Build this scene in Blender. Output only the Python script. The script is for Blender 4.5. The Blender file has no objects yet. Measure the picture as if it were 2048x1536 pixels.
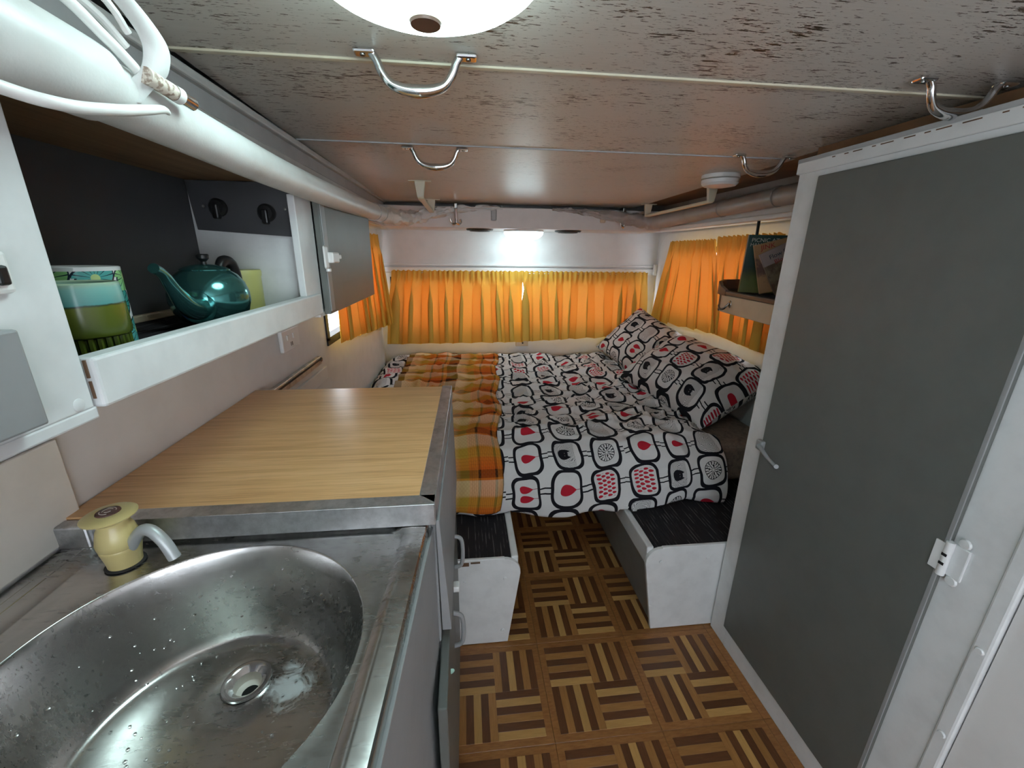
import bpy, bmesh, math, random
from mathutils import Vector, Matrix, noise

random.seed(7)
PI = math.pi
SC = bpy.context.scene
COL = SC.collection

# ------------------------------------------------------------------ camera
cam_data = bpy.data.cameras.new('camera')
cam = bpy.data.objects.new('camera', cam_data)
COL.objects.link(cam)
SC.camera = cam
cam_data.sensor_width = 36.0
cam_data.lens = 831.0 / 2048.0 * 36.0
cam_data.clip_start = 0.01
Mr = ((0.99390937, -0.02114701, 0.10815257),
      (-0.1095145, -0.29888332, 0.94798488),
      (0.01227795, -0.95405533, -0.29937883))
rot = Matrix(((Mr[0][0], -Mr[0][1], -Mr[0][2]),
              (Mr[1][0], -Mr[1][1], -Mr[1][2]),
              (Mr[2][0], -Mr[2][1], -Mr[2][2])))
cam.matrix_world = Matrix.Translation((0, 0, 1.27)) @ rot.to_4x4()

# ------------------------------------------------------------------ daylight and exposure
world = bpy.data.worlds.new('overcast_daylight')
SC.world = world
world.use_nodes = True
bg = world.node_tree.nodes['Background']
bg.inputs['Color'].default_value = (0.88, 0.95, 1.0, 1)
bg.inputs['Strength'].default_value = 7.0
LAMP_MAIN = 10.5
LAMP_END = 11.0
SC.view_settings.view_transform = 'Standard'
SC.view_settings.look = 'None'
SC.view_settings.gamma = 1.0
SC.view_settings.use_curve_mapping = False
SC.view_settings.exposure = 0.45
SC.cycles.use_denoising = True
SC.cycles.use_light_tree = False
SC.cycles.adaptive_threshold = 0.10
SC.cycles.adaptive_min_samples = 16
SC.cycles.max_bounces = 7
SC.cycles.diffuse_bounces = 5
SC.cycles.glossy_bounces = 3
SC.cycles.transmission_bounces = 4
SC.cycles.transparent_max_bounces = 10
SC.cycles.sample_clamp_indirect = 6.0
SC.cycles.caustics_reflective = False
SC.cycles.caustics_refractive = False


# ================================================================== node helpers
class Ex:
    """a socket (or number) in a node tree with arithmetic"""
    def __init__(self, nt, s):
        self.nt = nt
        self.s = s

    def _m(self, op, *args):
        n = self.nt.nodes.new('ShaderNodeMath')
        n.operation = op
        for i, a in enumerate((self,) + args):
            if isinstance(a, Ex):
                self.nt.links.new(a.s, n.inputs[i])
            else:
                n.inputs[i].default_value = a
        return Ex(self.nt, n.outputs[0])

    def __add__(self, o): return self._m('ADD', o)
    def __radd__(self, o): return self._m('ADD', o)
    def __sub__(self, o): return self._m('SUBTRACT', o)
    def __rsub__(self, o): return (self * -1.0) + o
    def __mul__(self, o): return self._m('MULTIPLY', o)
    def __rmul__(self, o): return self._m('MULTIPLY', o)
    def __truediv__(self, o): return self._m('DIVIDE', o)
    def lt(self, o): return self._m('LESS_THAN', o)
    def gt(self, o): return self._m('GREATER_THAN', o)
    def floor(self): return self._m('FLOOR')
    def frac(self): return self._m('FRACT')
    def abs(self): return self._m('ABSOLUTE')
    def sin(self): return self._m('SINE')
    def sqrt(self): return self._m('SQRT')
    def pow(self, o): return self._m('POWER', o)
    def max(self, o): return self._m('MAXIMUM', o)
    def min(self, o): return self._m('MINIMUM', o)
    def atan2(self, o): return self._m('ARCTAN2', o)

    def sstep(self, a, b):
        n = self.nt.nodes.new('ShaderNodeMapRange')
        n.interpolation_type = 'SMOOTHSTEP'
        self.nt.links.new(self.s, n.inputs[0])
        n.inputs[1].default_value = a
        n.inputs[2].default_value = b
        return Ex(self.nt, n.outputs[0])


def sel(c, a, b):
    """a where c=1 else b"""
    return c * a + (1.0 - c) * b


class Mat:
    def __init__(self, name, color=(0.8, 0.8, 0.8), rough=0.5, metal=0.0, spec=0.5, **kw):
        self.m = bpy.data.materials.new(name)
        self.m.use_nodes = True
        self.nt = self.m.node_tree
        self.b = self.nt.nodes['Principled BSDF']
        self.set('Base Color', color)
        self.set('Roughness', rough)
        self.set('Metallic', metal)
        self.set('Specular IOR Level', spec)
        for k, v in kw.items():
            self.set(k.replace('_', ' '), v)

    def set(self, k, v):
        if isinstance(v, (tuple, list)) and len(v) == 3:
            v = (*v, 1)
        self.b.inputs[k].default_value = v

    def node(self, t, **props):
        n = self.nt.nodes.new(t)
        for k, v in props.items():
            setattr(n, k, v)
        return n

    def link(self, a, k):
        self.nt.links.new(a.s if isinstance(a, Ex) else a, self.b.inputs[k])

    def coord(self, kind='Object', scale=(1, 1, 1), loc=(0, 0, 0)):
        tc = self.node('ShaderNodeTexCoord')
        mp = self.node('ShaderNodeMapping')
        mp.inputs['Scale'].default_value = scale
        mp.inputs['Location'].default_value = loc
        self.nt.links.new(tc.outputs[kind], mp.inputs[0])
        return mp.outputs[0]

    def xyz(self, kind='Object', scale=(1, 1, 1), loc=(0, 0, 0)):
        s = self.node('ShaderNodeSeparateXYZ')
        self.nt.links.new(self.coord(kind, scale, loc), s.inputs[0])
        return [Ex(self.nt, o) for o in s.outputs]

    def noise(self, vec=None, scale=5, detail=3, rough=0.5, dist=0.0):
        n = self.node('ShaderNodeTexNoise')
        n.inputs['Scale'].default_value = scale
        n.inputs['Detail'].default_value = detail
        n.inputs['Roughness'].default_value = rough
        n.inputs['Distortion'].default_value = dist
        if vec is not None:
            self.nt.links.new(vec, n.inputs['Vector'])
        return Ex(self.nt, n.outputs['Fac'])

    def white(self, *xs):
        c = self.node('ShaderNodeCombineXYZ')
        for i, x in enumerate(xs):
            if isinstance(x, Ex):
                self.nt.links.new(x.s, c.inputs[i])
            else:
                c.inputs[i].default_value = x
        w = self.node('ShaderNodeTexWhiteNoise')
        w.noise_dimensions = '3D'
        self.nt.links.new(c.outputs[0], w.inputs['Vector'])
        return Ex(self.nt, w.outputs['Value'])

    def mix(self, fac, a, b, blend='MIX'):
        n = self.node('ShaderNodeMix')
        n.data_type = 'RGBA'
        n.blend_type = blend
        n.clamp_factor = True
        for val, idx in ((fac, 0), (a, 6), (b, 7)):
            if isinstance(val, Ex):
                self.nt.links.new(val.s, n.inputs[idx])
            elif isinstance(val, (tuple, list)):
                n.inputs[idx].default_value = (*val, 1) if len(val) == 3 else val
            elif isinstance(val, (int, float)):
                n.inputs[idx].default_value = val
            else:
                self.nt.links.new(val, n.inputs[idx])
        return n.outputs[2]

    def ramp(self, fac, stops, interp='LINEAR'):
        n = self.node('ShaderNodeValToRGB')
        n.color_ramp.interpolation = interp
        els = n.color_ramp.elements
        while len(els) < len(stops):
            els.new(0.5)
        for e, (p, c) in zip(els, stops):
            e.position = p
            e.color = (*c, 1)
        self.nt.links.new(fac.s if isinstance(fac, Ex) else fac, n.inputs[0])
        return n.outputs[0]

    def bump(self, h, strength=0.2, dist=0.002):
        n = self.node('ShaderNodeBump')
        n.inputs['Strength'].default_value = strength
        n.inputs['Distance'].default_value = dist
        self.nt.links.new(h.s if isinstance(h, Ex) else h, n.inputs['Height'])
        self.nt.links.new(n.outputs[0], self.b.inputs['Normal'])
        return n


MATS = {}


def M(name):
    return MATS[name].m


def paint(name, col, rough=0.45, var=0.06, bump=0.08, scale=14):
    m = Mat(name, col, rough)
    v = m.coord()
    n = m.noise(v, scale, 4, 0.6)
    d = tuple(max(0, c * (1 - var * 2)) for c in col)
    m.link(m.mix(n.sstep(0.35, 0.75), col, d), 'Base Color')
    m.bump(m.noise(v, 90, 3), bump, 0.001)
    MATS[name] = m
    return m


paint('white_paint', (0.74, 0.755, 0.76), 0.4)
paint('white_wall', (0.73, 0.72, 0.71), 0.5, 0.03)
paint('white_trim', (0.78, 0.78, 0.775), 0.35, 0.03)
paint('grey_paint', (0.128, 0.138, 0.128), 0.42, 0.05)
paint('grey_frame', (0.30, 0.31, 0.315), 0.45, 0.05)
paint('dark_panel', (0.065, 0.066, 0.072), 0.5, 0.05)
paint('fascia_grey', (0.44, 0.45, 0.46), 0.5, 0.06)
paint('fascia_pale', (0.56, 0.565, 0.56), 0.5, 0.06)
paint('cream_plastic', (0.70, 0.65, 0.50), 0.35, 0.03)
paint('cream_board', (0.66, 0.55, 0.40), 0.5, 0.05)
paint('white_plastic', (0.80, 0.80, 0.79), 0.3, 0.02, 0.0)
paint('black_plastic', (0.012, 0.012, 0.013), 0.35, 0.0, 0.0)
paint('black_rubber', (0.02, 0.02, 0.022), 0.6, 0.0, 0.0)
paint('splash_cream', (0.84, 0.81, 0.74), 0.35, 0.04)
paint('brown_board', (0.27, 0.14, 0.065), 0.5, 0.15)
paint('mattress_brown', (0.23, 0.17, 0.13), 0.9, 0.2, 0.4, 60)
paint('yellow_plastic', (0.62, 0.62, 0.22), 0.35, 0.03, 0.0)
paint('chipped_brown', (0.16, 0.085, 0.045), 0.8, 0.2)
paint('mint_paint', (0.35, 0.6, 0.5), 0.5, 0.05)
MATS['chrome'] = Mat('chrome', (0.78, 0.78, 0.79), 0.12, 1.0)
MATS['dark_chrome'] = Mat('dark_chrome', (0.32, 0.31, 0.30), 0.22, 1.0)
MATS['tap_yellow'] = Mat('tap_yellow', (0.62, 0.52, 0.23), 0.28)
MATS['spout_grey'] = Mat('spout_grey', (0.46, 0.49, 0.49), 0.42, 0.35)
MATS['brown_badge'] = Mat('brown_badge', (0.085, 0.035, 0.03), 0.25)
MATS['pale_mark'] = Mat('pale_mark', (0.5, 0.42, 0.38), 0.4)
MATS['cable_white'] = Mat('cable_white', (0.82, 0.82, 0.80), 0.35)
MATS['water'] = Mat('water', (1, 1, 1), 0.02, 0.0, 0.5, IOR=1.33)
MATS['water'].set('Transmission Weight', 1.0)
MATS['ivory'] = Mat('ivory', (0.75, 0.72, 0.66), 0.4)
MATS['aged_ivory'] = None
m = Mat('aged_ivory', (0.6, 0.55, 0.48), 0.5)
m.link(m.mix(m.noise(m.coord(), 220, 3).sstep(0.45, 0.6), (0.66, 0.6, 0.52), (0.3, 0.22, 0.17)), 'Base Color')
MATS['aged_ivory'] = m

# brushed aluminium edging
m = Mat('aluminium', (0.58, 0.59, 0.60), 0.38, 1.0)
v = m.coord(scale=(1, 1, 1))
n = m.noise(v, 35, 5, 0.7)
m.link(m.mix(n.sstep(0.3, 0.8), (0.66, 0.67, 0.68), (0.36, 0.36, 0.37)), 'Base Color')
m.link(n * 0.35 + 0.22, 'Roughness')
MATS['aluminium'] = m

# stainless sink with scratches, grime and soap residue near the drain
m = Mat('stainless', (0.6, 0.6, 0.59), 0.25, 1.0)
X, Y, Z = m.xyz()
v = m.coord(scale=(14, 70, 40))
scr = m.noise(v, 3, 5, 0.65, 0.4)
cl = m.noise(m.coord(), 7, 4, 0.6, 0.5)
base = m.mix(cl.sstep(0.35, 0.7), (0.62, 0.62, 0.61), (0.33, 0.32, 0.30))
base = m.mix(scr.sstep(0.55, 0.75) * 0.45, base, (0.22, 0.21, 0.20))
rx = X + 0.228
ry = Y - 0.402
rr = (rx * rx * 1.1 + ry * ry * 1.4).sqrt()
soap = (m.noise(m.coord(), 30, 6, 0.7, 0.8) - rr * 8.0).sstep(0.20, 0.40) * Z.lt(0.79) * 0.75
m.link(m.mix(soap, base, (0.78, 0.82, 0.84)), 'Base Color')
m.link(1.0 - soap * 0.9, 'Metallic')
m.link(scr * 0.16 + cl * 0.20 + soap * 0.4 + 0.08, 'Roughness')
m.bump(m.noise(m.coord(), 30, 2) + scr * 0.2, 0.05, 0.002)
MATS['stainless'] = m

# oak laminate, grain along x
m = Mat('oak_laminate', (0.4, 0.22, 0.08), 0.32)
g1 = m.noise(m.coord(scale=(1.6, 38, 20)), 2.2, 6, 0.65, 0.6)
g2 = m.noise(m.coord(scale=(7, 260, 60)), 1.5, 3, 0.6)
c = m.ramp(g1, [(0.25, (0.50, 0.265, 0.110)), (0.5, (0.66, 0.385, 0.175)), (0.75, (0.76, 0.475, 0.24))])
m.link(m.mix(g2.sstep(0.5, 0.72) * 0.5, c, (0.32, 0.165, 0.062)), 'Base Color')
m.bump(g2, 0.06, 0.001)
MATS['oak_laminate'] = m

# dark wood underside of the cupboard top
m = Mat('cupboard_wood', (0.2, 0.11, 0.05), 0.6)
g1 = m.noise(m.coord(scale=(30, 1.5, 10)), 2.2, 5, 0.6, 0.4)
m.link(m.ramp(g1, [(0.3, (0.16, 0.085, 0.04)), (0.7, (0.30, 0.175, 0.085))]), 'Base Color')
MATS['cupboard_wood'] = m

# ceiling board: beige with dark brown flecks lying along x
m = Mat('ceiling_board', (0.5, 0.45, 0.4), 0.36)
f1 = m.noise(m.coord(scale=(22, 120, 1)), 1.4, 4, 0.62, 0.35)
f2 = m.noise(m.coord(scale=(55, 330, 1), loc=(3, 1, 0)), 1.2, 3, 0.6, 0.3)
blot = m.noise(m.coord(scale=(4.0, 9.0, 1)), 1.5, 3)
grain = m.noise(m.coord(scale=(9, 160, 1)), 2.0, 4, 0.6)
X, Y, Z = m.xyz()
col = m.mix(grain, (0.70, 0.67, 0.62), (0.57, 0.54, 0.49))
fl = (f1 + blot * 0.35).sstep(0.795, 0.82)
fl2 = (f2 + blot * 0.25).sstep(0.745, 0.785)
fade = Y.sstep(2.1, 0.9)
fl = fl.max(fl2) * (fade * 0.85 + 0.15)
m.link(m.mix(fl, col, (0.085, 0.048, 0.028)), 'Base Color')
m.bump(grain + fl, 0.05, 0.001)
MATS['ceiling_board'] = m

# floor strips in three tones, border, with grain
for nm, a, b, sc in (('strip_dark', (0.105, 0.038, 0.014), (0.16, 0.062, 0.022), (8, 160, 20)),
                     ('strip_mid', (0.31, 0.140, 0.040), (0.44, 0.215, 0.064), (8, 160, 20)),
                     ('strip_light', (0.47, 0.26, 0.080), (0.60, 0.345, 0.118), (8, 160, 20)),
                     ('tile_border', (0.26, 0.105, 0.030), (0.38, 0.17, 0.052), (12, 60, 20))):
    m = Mat(nm, a, 0.36)
    g = m.noise(m.coord(scale=sc), 2.5, 5, 0.65, 0.3)
    oi = m.node('ShaderNodeObjectInfo')
    rnd = Ex(m.nt, oi.outputs['Random'])
    c = m.mix(g.sstep(0.3, 0.75), a, b)
    c = m.mix(rnd * 0.35, c, tuple(x * 0.55 for x in a))
    m.link(c, 'Base Color')
    MATS[nm] = m

# ribbed charcoal carpet with broken pale lines along y
m = Mat('charcoal_carpet', (0.02, 0.02, 0.02), 0.95, spec=0.1)
X, Y, Z = m.xyz()
line = ((X * 85.0).frac() - 0.5).abs().lt(0.13)
dash = m.noise(m.coord(scale=(85, 14, 1)), 1.0, 2).sstep(0.46, 0.62)
c = m.mix(line * dash, (0.026, 0.023, 0.025), (0.105, 0.098, 0.10))
m.link(c, 'Base Color')
m.bump(((X * 170.0).frac() - 0.5).abs(), 0.5, 0.002)
MATS['charcoal_carpet'] = m

# vinyl canvas of the pop top
m = Mat('canvas', (0.55, 0.55, 0.53), 0.38)
v = m.coord()
m.link(m.mix(m.noise(v, 9, 4, 0.6).sstep(0.4, 0.8), (0.69, 0.70, 0.69), (0.58, 0.575, 0.555)), 'Base Color')
m.bump(m.noise(v, 420, 2), 0.12, 0.001)
MATS['canvas'] = m
m = Mat('canvas_taupe', (0.3, 0.27, 0.25), 0.4)
v = m.coord()
m.link(m.mix(m.noise(v, 9, 4, 0.6).sstep(0.4, 0.8), (0.40, 0.365, 0.345), (0.30, 0.27, 0.25)), 'Base Color')
m.bump(m.noise(v, 60, 4), 0.25, 0.002)
MATS['canvas_taupe'] = m


def glass_mat():
    m = Mat('window_glass')
    nt = m.nt
    nt.nodes.remove(m.b)
    out = [n for n in nt.nodes if n.type == 'OUTPUT_MATERIAL'][0]
    t = nt.nodes.new('ShaderNodeBsdfTransparent')
    t.inputs[0].default_value = (0.95, 0.95, 0.97, 1)
    g = nt.nodes.new('ShaderNodeBsdfGlossy')
    g.inputs['Roughness'].default_value = 0.02
    mx = nt.nodes.new('ShaderNodeMixShader')
    mx.inputs[0].default_value = 0.08
    nt.links.new(t.outputs[0], mx.inputs[1])
    nt.links.new(g.outputs[0], mx.inputs[2])
    nt.links.new(mx.outputs[0], out.inputs[0])
    MATS['window_glass'] = m


glass_mat()


def curtain_mat():
    m = Mat('gold_curtain')
    nt = m.nt
    nt.nodes.remove(m.b)
    out = [n for n in nt.nodes if n.type == 'OUTPUT_MATERIAL'][0]
    v = m.coord('UV', (1, 1, 1))
    w1 = m.noise(m.coord('UV', (900, 60, 1)), 1.0, 2)
    w2 = m.noise(m.coord('UV', (60, 900, 1)), 1.0, 2)
    w = (w1 + w2) * 0.5
    d = nt.nodes.new('ShaderNodeBsdfDiffuse')
    nt.links.new(m.mix(w, (0.62, 0.375, 0.05), (0.78, 0.50, 0.085)), d.inputs[0])
    t = nt.nodes.new('ShaderNodeBsdfTranslucent')
    nt.links.new(m.mix(w, (0.92, 0.155, 0.016), (0.98, 0.21, 0.03)), t.inputs[0])
    g = nt.nodes.new('ShaderNodeBsdfGlossy')
    g.inputs['Roughness'].default_value = 0.5
    g.inputs[0].default_value = (1, 0.85, 0.5, 1)
    mx = nt.nodes.new('ShaderNodeMixShader')
    mx.inputs[0].default_value = 0.10
    mg = nt.nodes.new('ShaderNodeMixShader')
    mg.inputs[0].default_value = 0.05
    nt.links.new(d.outputs[0], mx.inputs[1])
    nt.links.new(t.outputs[0], mx.inputs[2])
    nt.links.new(mx.outputs[0], mg.inputs[1])
    nt.links.new(g.outputs[0], mg.inputs[2])
    nt.links.new(mg.outputs[0], out.inputs[0])
    MATS['gold_curtain'] = m


curtain_mat()


def lamp_mat(name, col, strength):
    m = Mat(name, (0.85, 0.85, 0.83), 0.25)
    m.set('Emission Color', col)
    m.set('Emission Strength', strength)
    m.m.cycles.emission_sampling = 'FRONT'
    MATS[name] = m


lamp_mat('lamp_dome_main', (0.74, 1.0, 1.0), LAMP_MAIN)
lamp_mat('lamp_dome_end', (0.74, 0.98, 1.05), LAMP_END)


# printed bed linen: rows of thick black rounded frames joined by double lines, a motif in each
def linen():
    m = Mat('printed_linen', (0.8, 0.79, 0.78), 0.85, spec=0.2)
    uvn = m.coord('UV')
    wob = m.node('ShaderNodeTexNoise')
    wob.inputs['Scale'].default_value = 9.0
    wob.inputs['Detail'].default_value = 1.0
    m.nt.links.new(uvn, wob.inputs['Vector'])
    sp = m.node('ShaderNodeSeparateColor')
    m.nt.links.new(wob.outputs['Color'], sp.inputs[0])
    U, V, _ = m.xyz('UV')
    U = U + (Ex(m.nt, sp.outputs[0]) - 0.5) * 0.03
    V = V + (Ex(m.nt, sp.outputs[1]) - 0.5) * 0.03
    PX, PY = 0.152, 0.124
    vj = V / PY
    j = vj.floor()
    ui = U / PX + j * 0.13
    i = ui.floor()
    h1 = m.white(i, j, 2.9)
    h2 = m.white(i, j, 5.7)
    h3 = m.white(i, j, 9.1)
    lx = (ui - i - 0.5) * PX
    ly = (vj - j - 0.5) * PY
    ax = h2 * 0.007 + 0.0535
    e = ((lx / ax).abs().pow(3.6) + (ly / 0.0625).abs().pow(3.6)).pow(1 / 3.6)
    frame = e.gt(0.835) * e.lt(1.03)
    outside = e.gt(1.0)
    slope = lx * (h3 - 0.5) * 0.25
    gap = 0.0085
    con = (((ly + slope).abs() - gap).abs().lt(0.0024)) * outside
    inside = e.lt(0.84)
    # leaf
    def leaf(cx, cy, sc):
        t = (lx - cx) / (0.052 * sc)
        w = (t.max(0.0).pow(0.42)) * (1.0 - t).max(0.0) * 0.034 * sc
        notch = ((ly - cy).abs() * 0.35 / sc)
        body = (ly - cy).abs().lt(w) * t.gt(notch * 6.0 * 0.5)
        stem = (ly - cy).abs().lt(0.0009) * t.gt(0.8) * t.lt(1.45)
        return body, stem
    b1, s1 = leaf(-0.026, 0.0, 1.15)
    b2, s2 = leaf(-0.026, 0.019, 1.0)
    b3, s3 = leaf(-0.026, -0.017, 1.0)
    is1 = h1.lt(0.17)
    is2 = h1.gt(0.17) * h1.lt(0.30)
    is3 = h1.gt(0.30) * h1.lt(0.52)
    is4 = h1.gt(0.52) * h1.lt(0.74)
    is5 = h1.gt(0.74)
    # grid of little drops
    gx = lx / 0.0185
    gy = ly / 0.0155 + (gx.floor() * 0.5)
    fx = gx.frac() - 0.5
    fy = gy.frac() - 0.5
    wdt = (0.34 - fx * 0.5).max(0.0) * (fx + 0.48).max(0.0).pow(0.5) * 1.25
    drop = fy.abs().lt(wdt) * lx.abs().lt(0.037) * ly.abs().lt(0.043)
    # wheel flower
    r = (lx * lx + ly * ly).sqrt()
    th = ly.atan2(lx)
    nz = m.noise(uvn, 90, 2)
    sp1 = ((th * (17 / (2 * PI)) + nz * 1.1).frac() - 0.5).abs().gt(0.32)
    sp2 = ((th * (9 / (2 * PI)) + nz * 2.0).frac() - 0.5).abs().gt(0.30)
    wheel = (sel(r.gt(0.019), sp1, sp2) * r.lt(0.034) * r.gt(0.004)).max((r - 0.0335).abs().lt(0.0011))
    # contour doodle, with a dark round creature on some
    dx = lx - 0.006
    dy = ly + 0.012
    r2 = (dx * dx + dy * dy * 0.7).sqrt()
    cont = ((r2 * 260.0 + m.noise(uvn, 34, 2) * 7.0).frac() - 0.5).abs().lt(0.2)
    dens = lx.lt(0.028 + 0.0) * 0.72
    cx = lx + 0.016
    head = (cx * cx + ly * ly * 0.92).sqrt().lt(0.0205)
    eyes = ((ly.abs() - 0.005).abs() + (cx - 0.008).abs()).gt(0.0022)
    head = head * eyes
    ear = cx.gt(0.008) * ((ly.abs() - 0.0115).abs() + cx * 0.42).lt(0.0128)
    creature = head.max(ear) * h3.gt(0.42)
    red = (is1 * b1).max(is2 * b2.max(b3)).max(is3 * drop) * inside
    blk = frame.max(con).max(is4 * wheel * inside)
    blk = blk.max(is5 * creature * inside)
    stems = (is1 * s1).max(is2 * s2.max(s3)) * inside
    grey = (is5 * cont * dens) * inside
    cloth = m.mix(m.noise(m.coord('UV'), 5, 3), (0.64, 0.635, 0.63), (0.57, 0.56, 0.555))
    c = m.mix(grey, cloth, (0.07, 0.07, 0.075))
    c = m.mix(stems, c, (0.25, 0.02, 0.03))
    c = m.mix(red, c, (0.42, 0.014, 0.03))
    c = m.mix(blk, c, (0.009, 0.008, 0.012))
    m.link(c, 'Base Color')
    m.bump(m.noise(m.coord('UV', (700, 700, 1)), 1, 2), 0.08, 0.0005)
    MATS['printed_linen'] = m


linen()


def plaid():
    m = Mat('plaid_wool', (0.6, 0.3, 0.1), 0.95, spec=0.1)
    U, V, _ = m.xyz('UV')
    fu = (U / 0.29 + 0.02).frac()
    fv = (V / 0.165 + 0.25).frac()
    DB, CR, MU, OR, RO = (0.045, 0.016, 0.007), (0.86, 0.66, 0.44), (0.52, 0.34, 0.045), (0.72, 0.24, 0.03), (0.66, 0.115, 0.012)
    a = m.ramp(fu, [(0.0, DB), (0.135, DB), (0.145, CR), (0.30, (0.80, 0.52, 0.24)), (0.36, MU), (0.47, MU), (0.49, OR), (0.60, OR),
                    (0.61, DB), (0.635, DB), (0.645, RO), (0.83, RO), (0.84, DB), (0.865, DB), (0.875, OR), (0.93, OR), (0.94, DB), (1.0, DB)])
    b = m.ramp(fv, [(0.0, DB), (0.135, DB), (0.15, RO), (0.36, OR), (0.40, MU), (0.56, MU), (0.62, CR), (0.92, (0.92, 0.76, 0.55)), (0.94, OR), (0.97, OR), (0.98, DB), (1.0, DB)])
    c = m.mix(1.0, m.mix(0.5, a, b), (0.80, 0.77, 0.70), 'MULTIPLY')
    fine = ((U * 130.0).frac() - 0.5).abs().lt(0.07) * fu.gt(0.5)
    c = m.mix(fine * 0.55, c, (0.07, 0.025, 0.012))
    fine2 = ((V * 95.0).frac() - 0.5).abs().lt(0.06) * fv.lt(0.45)
    c = m.mix(fine2 * 0.3, c, (0.10, 0.03, 0.012))
    weave = ((U * 420.0).sin() * (V * 420.0).sin())
    c = m.mix(weave * 0.08 + 0.08, c, (0.30, 0.12, 0.04))
    m.link(c, 'Base Color')
    m.bump(weave, 0.25, 0.001)
    MATS['plaid_wool'] = m


plaid()

# mugs
m = Mat('green_glaze', (0.2, 0.25, 0.05), 0.22)
X, Y, Z = m.xyz()
nz = m.noise(m.coord(scale=(20, 20, 8)), 2, 4)
zz = Z + (nz - 0.5) * 0.006
c = m.ramp((zz / 0.085), [(0.0, (0.05, 0.07, 0.010)), (0.30, (0.06, 0.085, 0.010)), (0.69, (0.105, 0.125, 0.018)),
                          (0.71, (0.02, 0.035, 0.02)), (0.725, (0.10, 0.30, 0.29)), (0.90, (0.20, 0.42, 0.38)), (1.0, (0.42, 0.46, 0.28))])
X, Y, Z = m.xyz()
MATS['green_glaze'] = m
m.link(c, 'Base Color')

m = Mat('floral_glaze', (0.8, 0.8, 0.8), 0.2)
U, V, _ = m.xyz('UV')
PYf = 0.034
jv = V / PYf
j = jv.floor()
ui = U / 0.042 + j * 0.5
i = ui.floor()
lx = (ui - i - 0.5) * 0.042
ly = (jv - j - 0.5) * PYf
r = (lx * lx + ly * ly).sqrt()
th = ly.atan2(lx)
hh = m.white(i, j, 1.0)
pet = ((th * (7 / PI)).sin() * 0.18 + 0.95) * 0.0205
infl = r.lt(pet)
edge = (r - pet).abs().lt(0.0011)
spoke = ((th * (14 / (2 * PI))).frac() - 0.5).abs().lt(0.07) * r.gt(0.005) * infl
colr = m.ramp(hh, [(0.0, (0.05, 0.30, 0.26)), (0.3, (0.28, 0.58, 0.22)), (0.55, (0.10, 0.42, 0.40)), (0.78, (0.16, 0.05, 0.36))], 'CONSTANT')
c = m.mix(infl, (0.80, 0.80, 0.80), colr)
c = m.mix(r.lt(0.0045), c, (0.55, 0.70, 0.30))
c = m.mix(spoke.max(edge), c, (0.02, 0.03, 0.05))
c = m.mix(V.gt(0.093), c, (0.80, 0.80, 0.80))
m.link(c, 'Base Color')
MATS['floral_glaze'] = m
MATS['white_glaze'] = Mat('white_glaze', (0.8, 0.8, 0.79), 0.2)
m = Mat('teal_metal', (0.085, 0.28, 0.27), 0.16, 0.85)
m.link(m.noise(m.coord(), 60, 4) * 0.12 + 0.08, 'Roughness')
MATS['teal_metal'] = m

# books
m = Mat('green_cover', (0.03, 0.09, 0.08), 0.3)
X, Y, Z = m.xyz()
nz = m.noise(m.coord(scale=(18, 18, 10)), 2, 4)
c = m.ramp((Z / 0.21 + (nz - 0.5) * 0.25), [(0.0, (0.15, 0.17, 0.05)), (0.22, (0.10, 0.13, 0.03)), (0.36, (0.03, 0.05, 0.02)), (0.45, (0.012, 0.035, 0.03)), (0.7, (0.012, 0.06, 0.055))])
m.link(c, 'Base Color')
MATS['green_cover'] = m
m = Mat('tan_cover', (0.5, 0.3, 0.15), 0.4)
X, Y, Z = m.xyz()
nz = m.noise(m.coord(), 28, 4)
c = m.mix((nz + (Z - 0.09).abs() * -5.0).sstep(0.28, 0.5), (0.42, 0.24, 0.11), (0.14, 0.07, 0.055))
m.link(c, 'Base Color')
MATS['tan_cover'] = m
m = Mat('mauve_cover', (0.4, 0.3, 0.3), 0.4)
X, Y, Z = m.xyz()
nz = m.noise(m.coord(), 40, 4)
c = m.mix(Z.lt(0.11), (0.33, 0.26, 0.26), m.mix(nz.sstep(0.4, 0.6), (0.12, 0.07, 0.045), (0.22, 0.16, 0.10)))
m.link(c, 'Base Color')
MATS['mauve_cover'] = m
MATS['paper'] = Mat('paper', (0.62, 0.55, 0.42), 0.8)
MATS['title_white'] = Mat('title_white', (0.7, 0.72, 0.7), 0.5)
MATS['title_red'] = Mat('title_red', (0.35, 0.02, 0.015), 0.5)
MATS['title_dark'] = Mat('title_dark', (0.02, 0.03, 0.06), 0.5)
MATS['shelf_brown'] = Mat('shelf_brown', (0.10, 0.06, 0.045), 0.35)
MATS['screw'] = Mat('screw', (0.5, 0.5, 0.5), 0.3, 0.9)
MATS['dark_void'] = Mat('dark_void', (0.01, 0.01, 0.01), 0.9)


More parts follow.
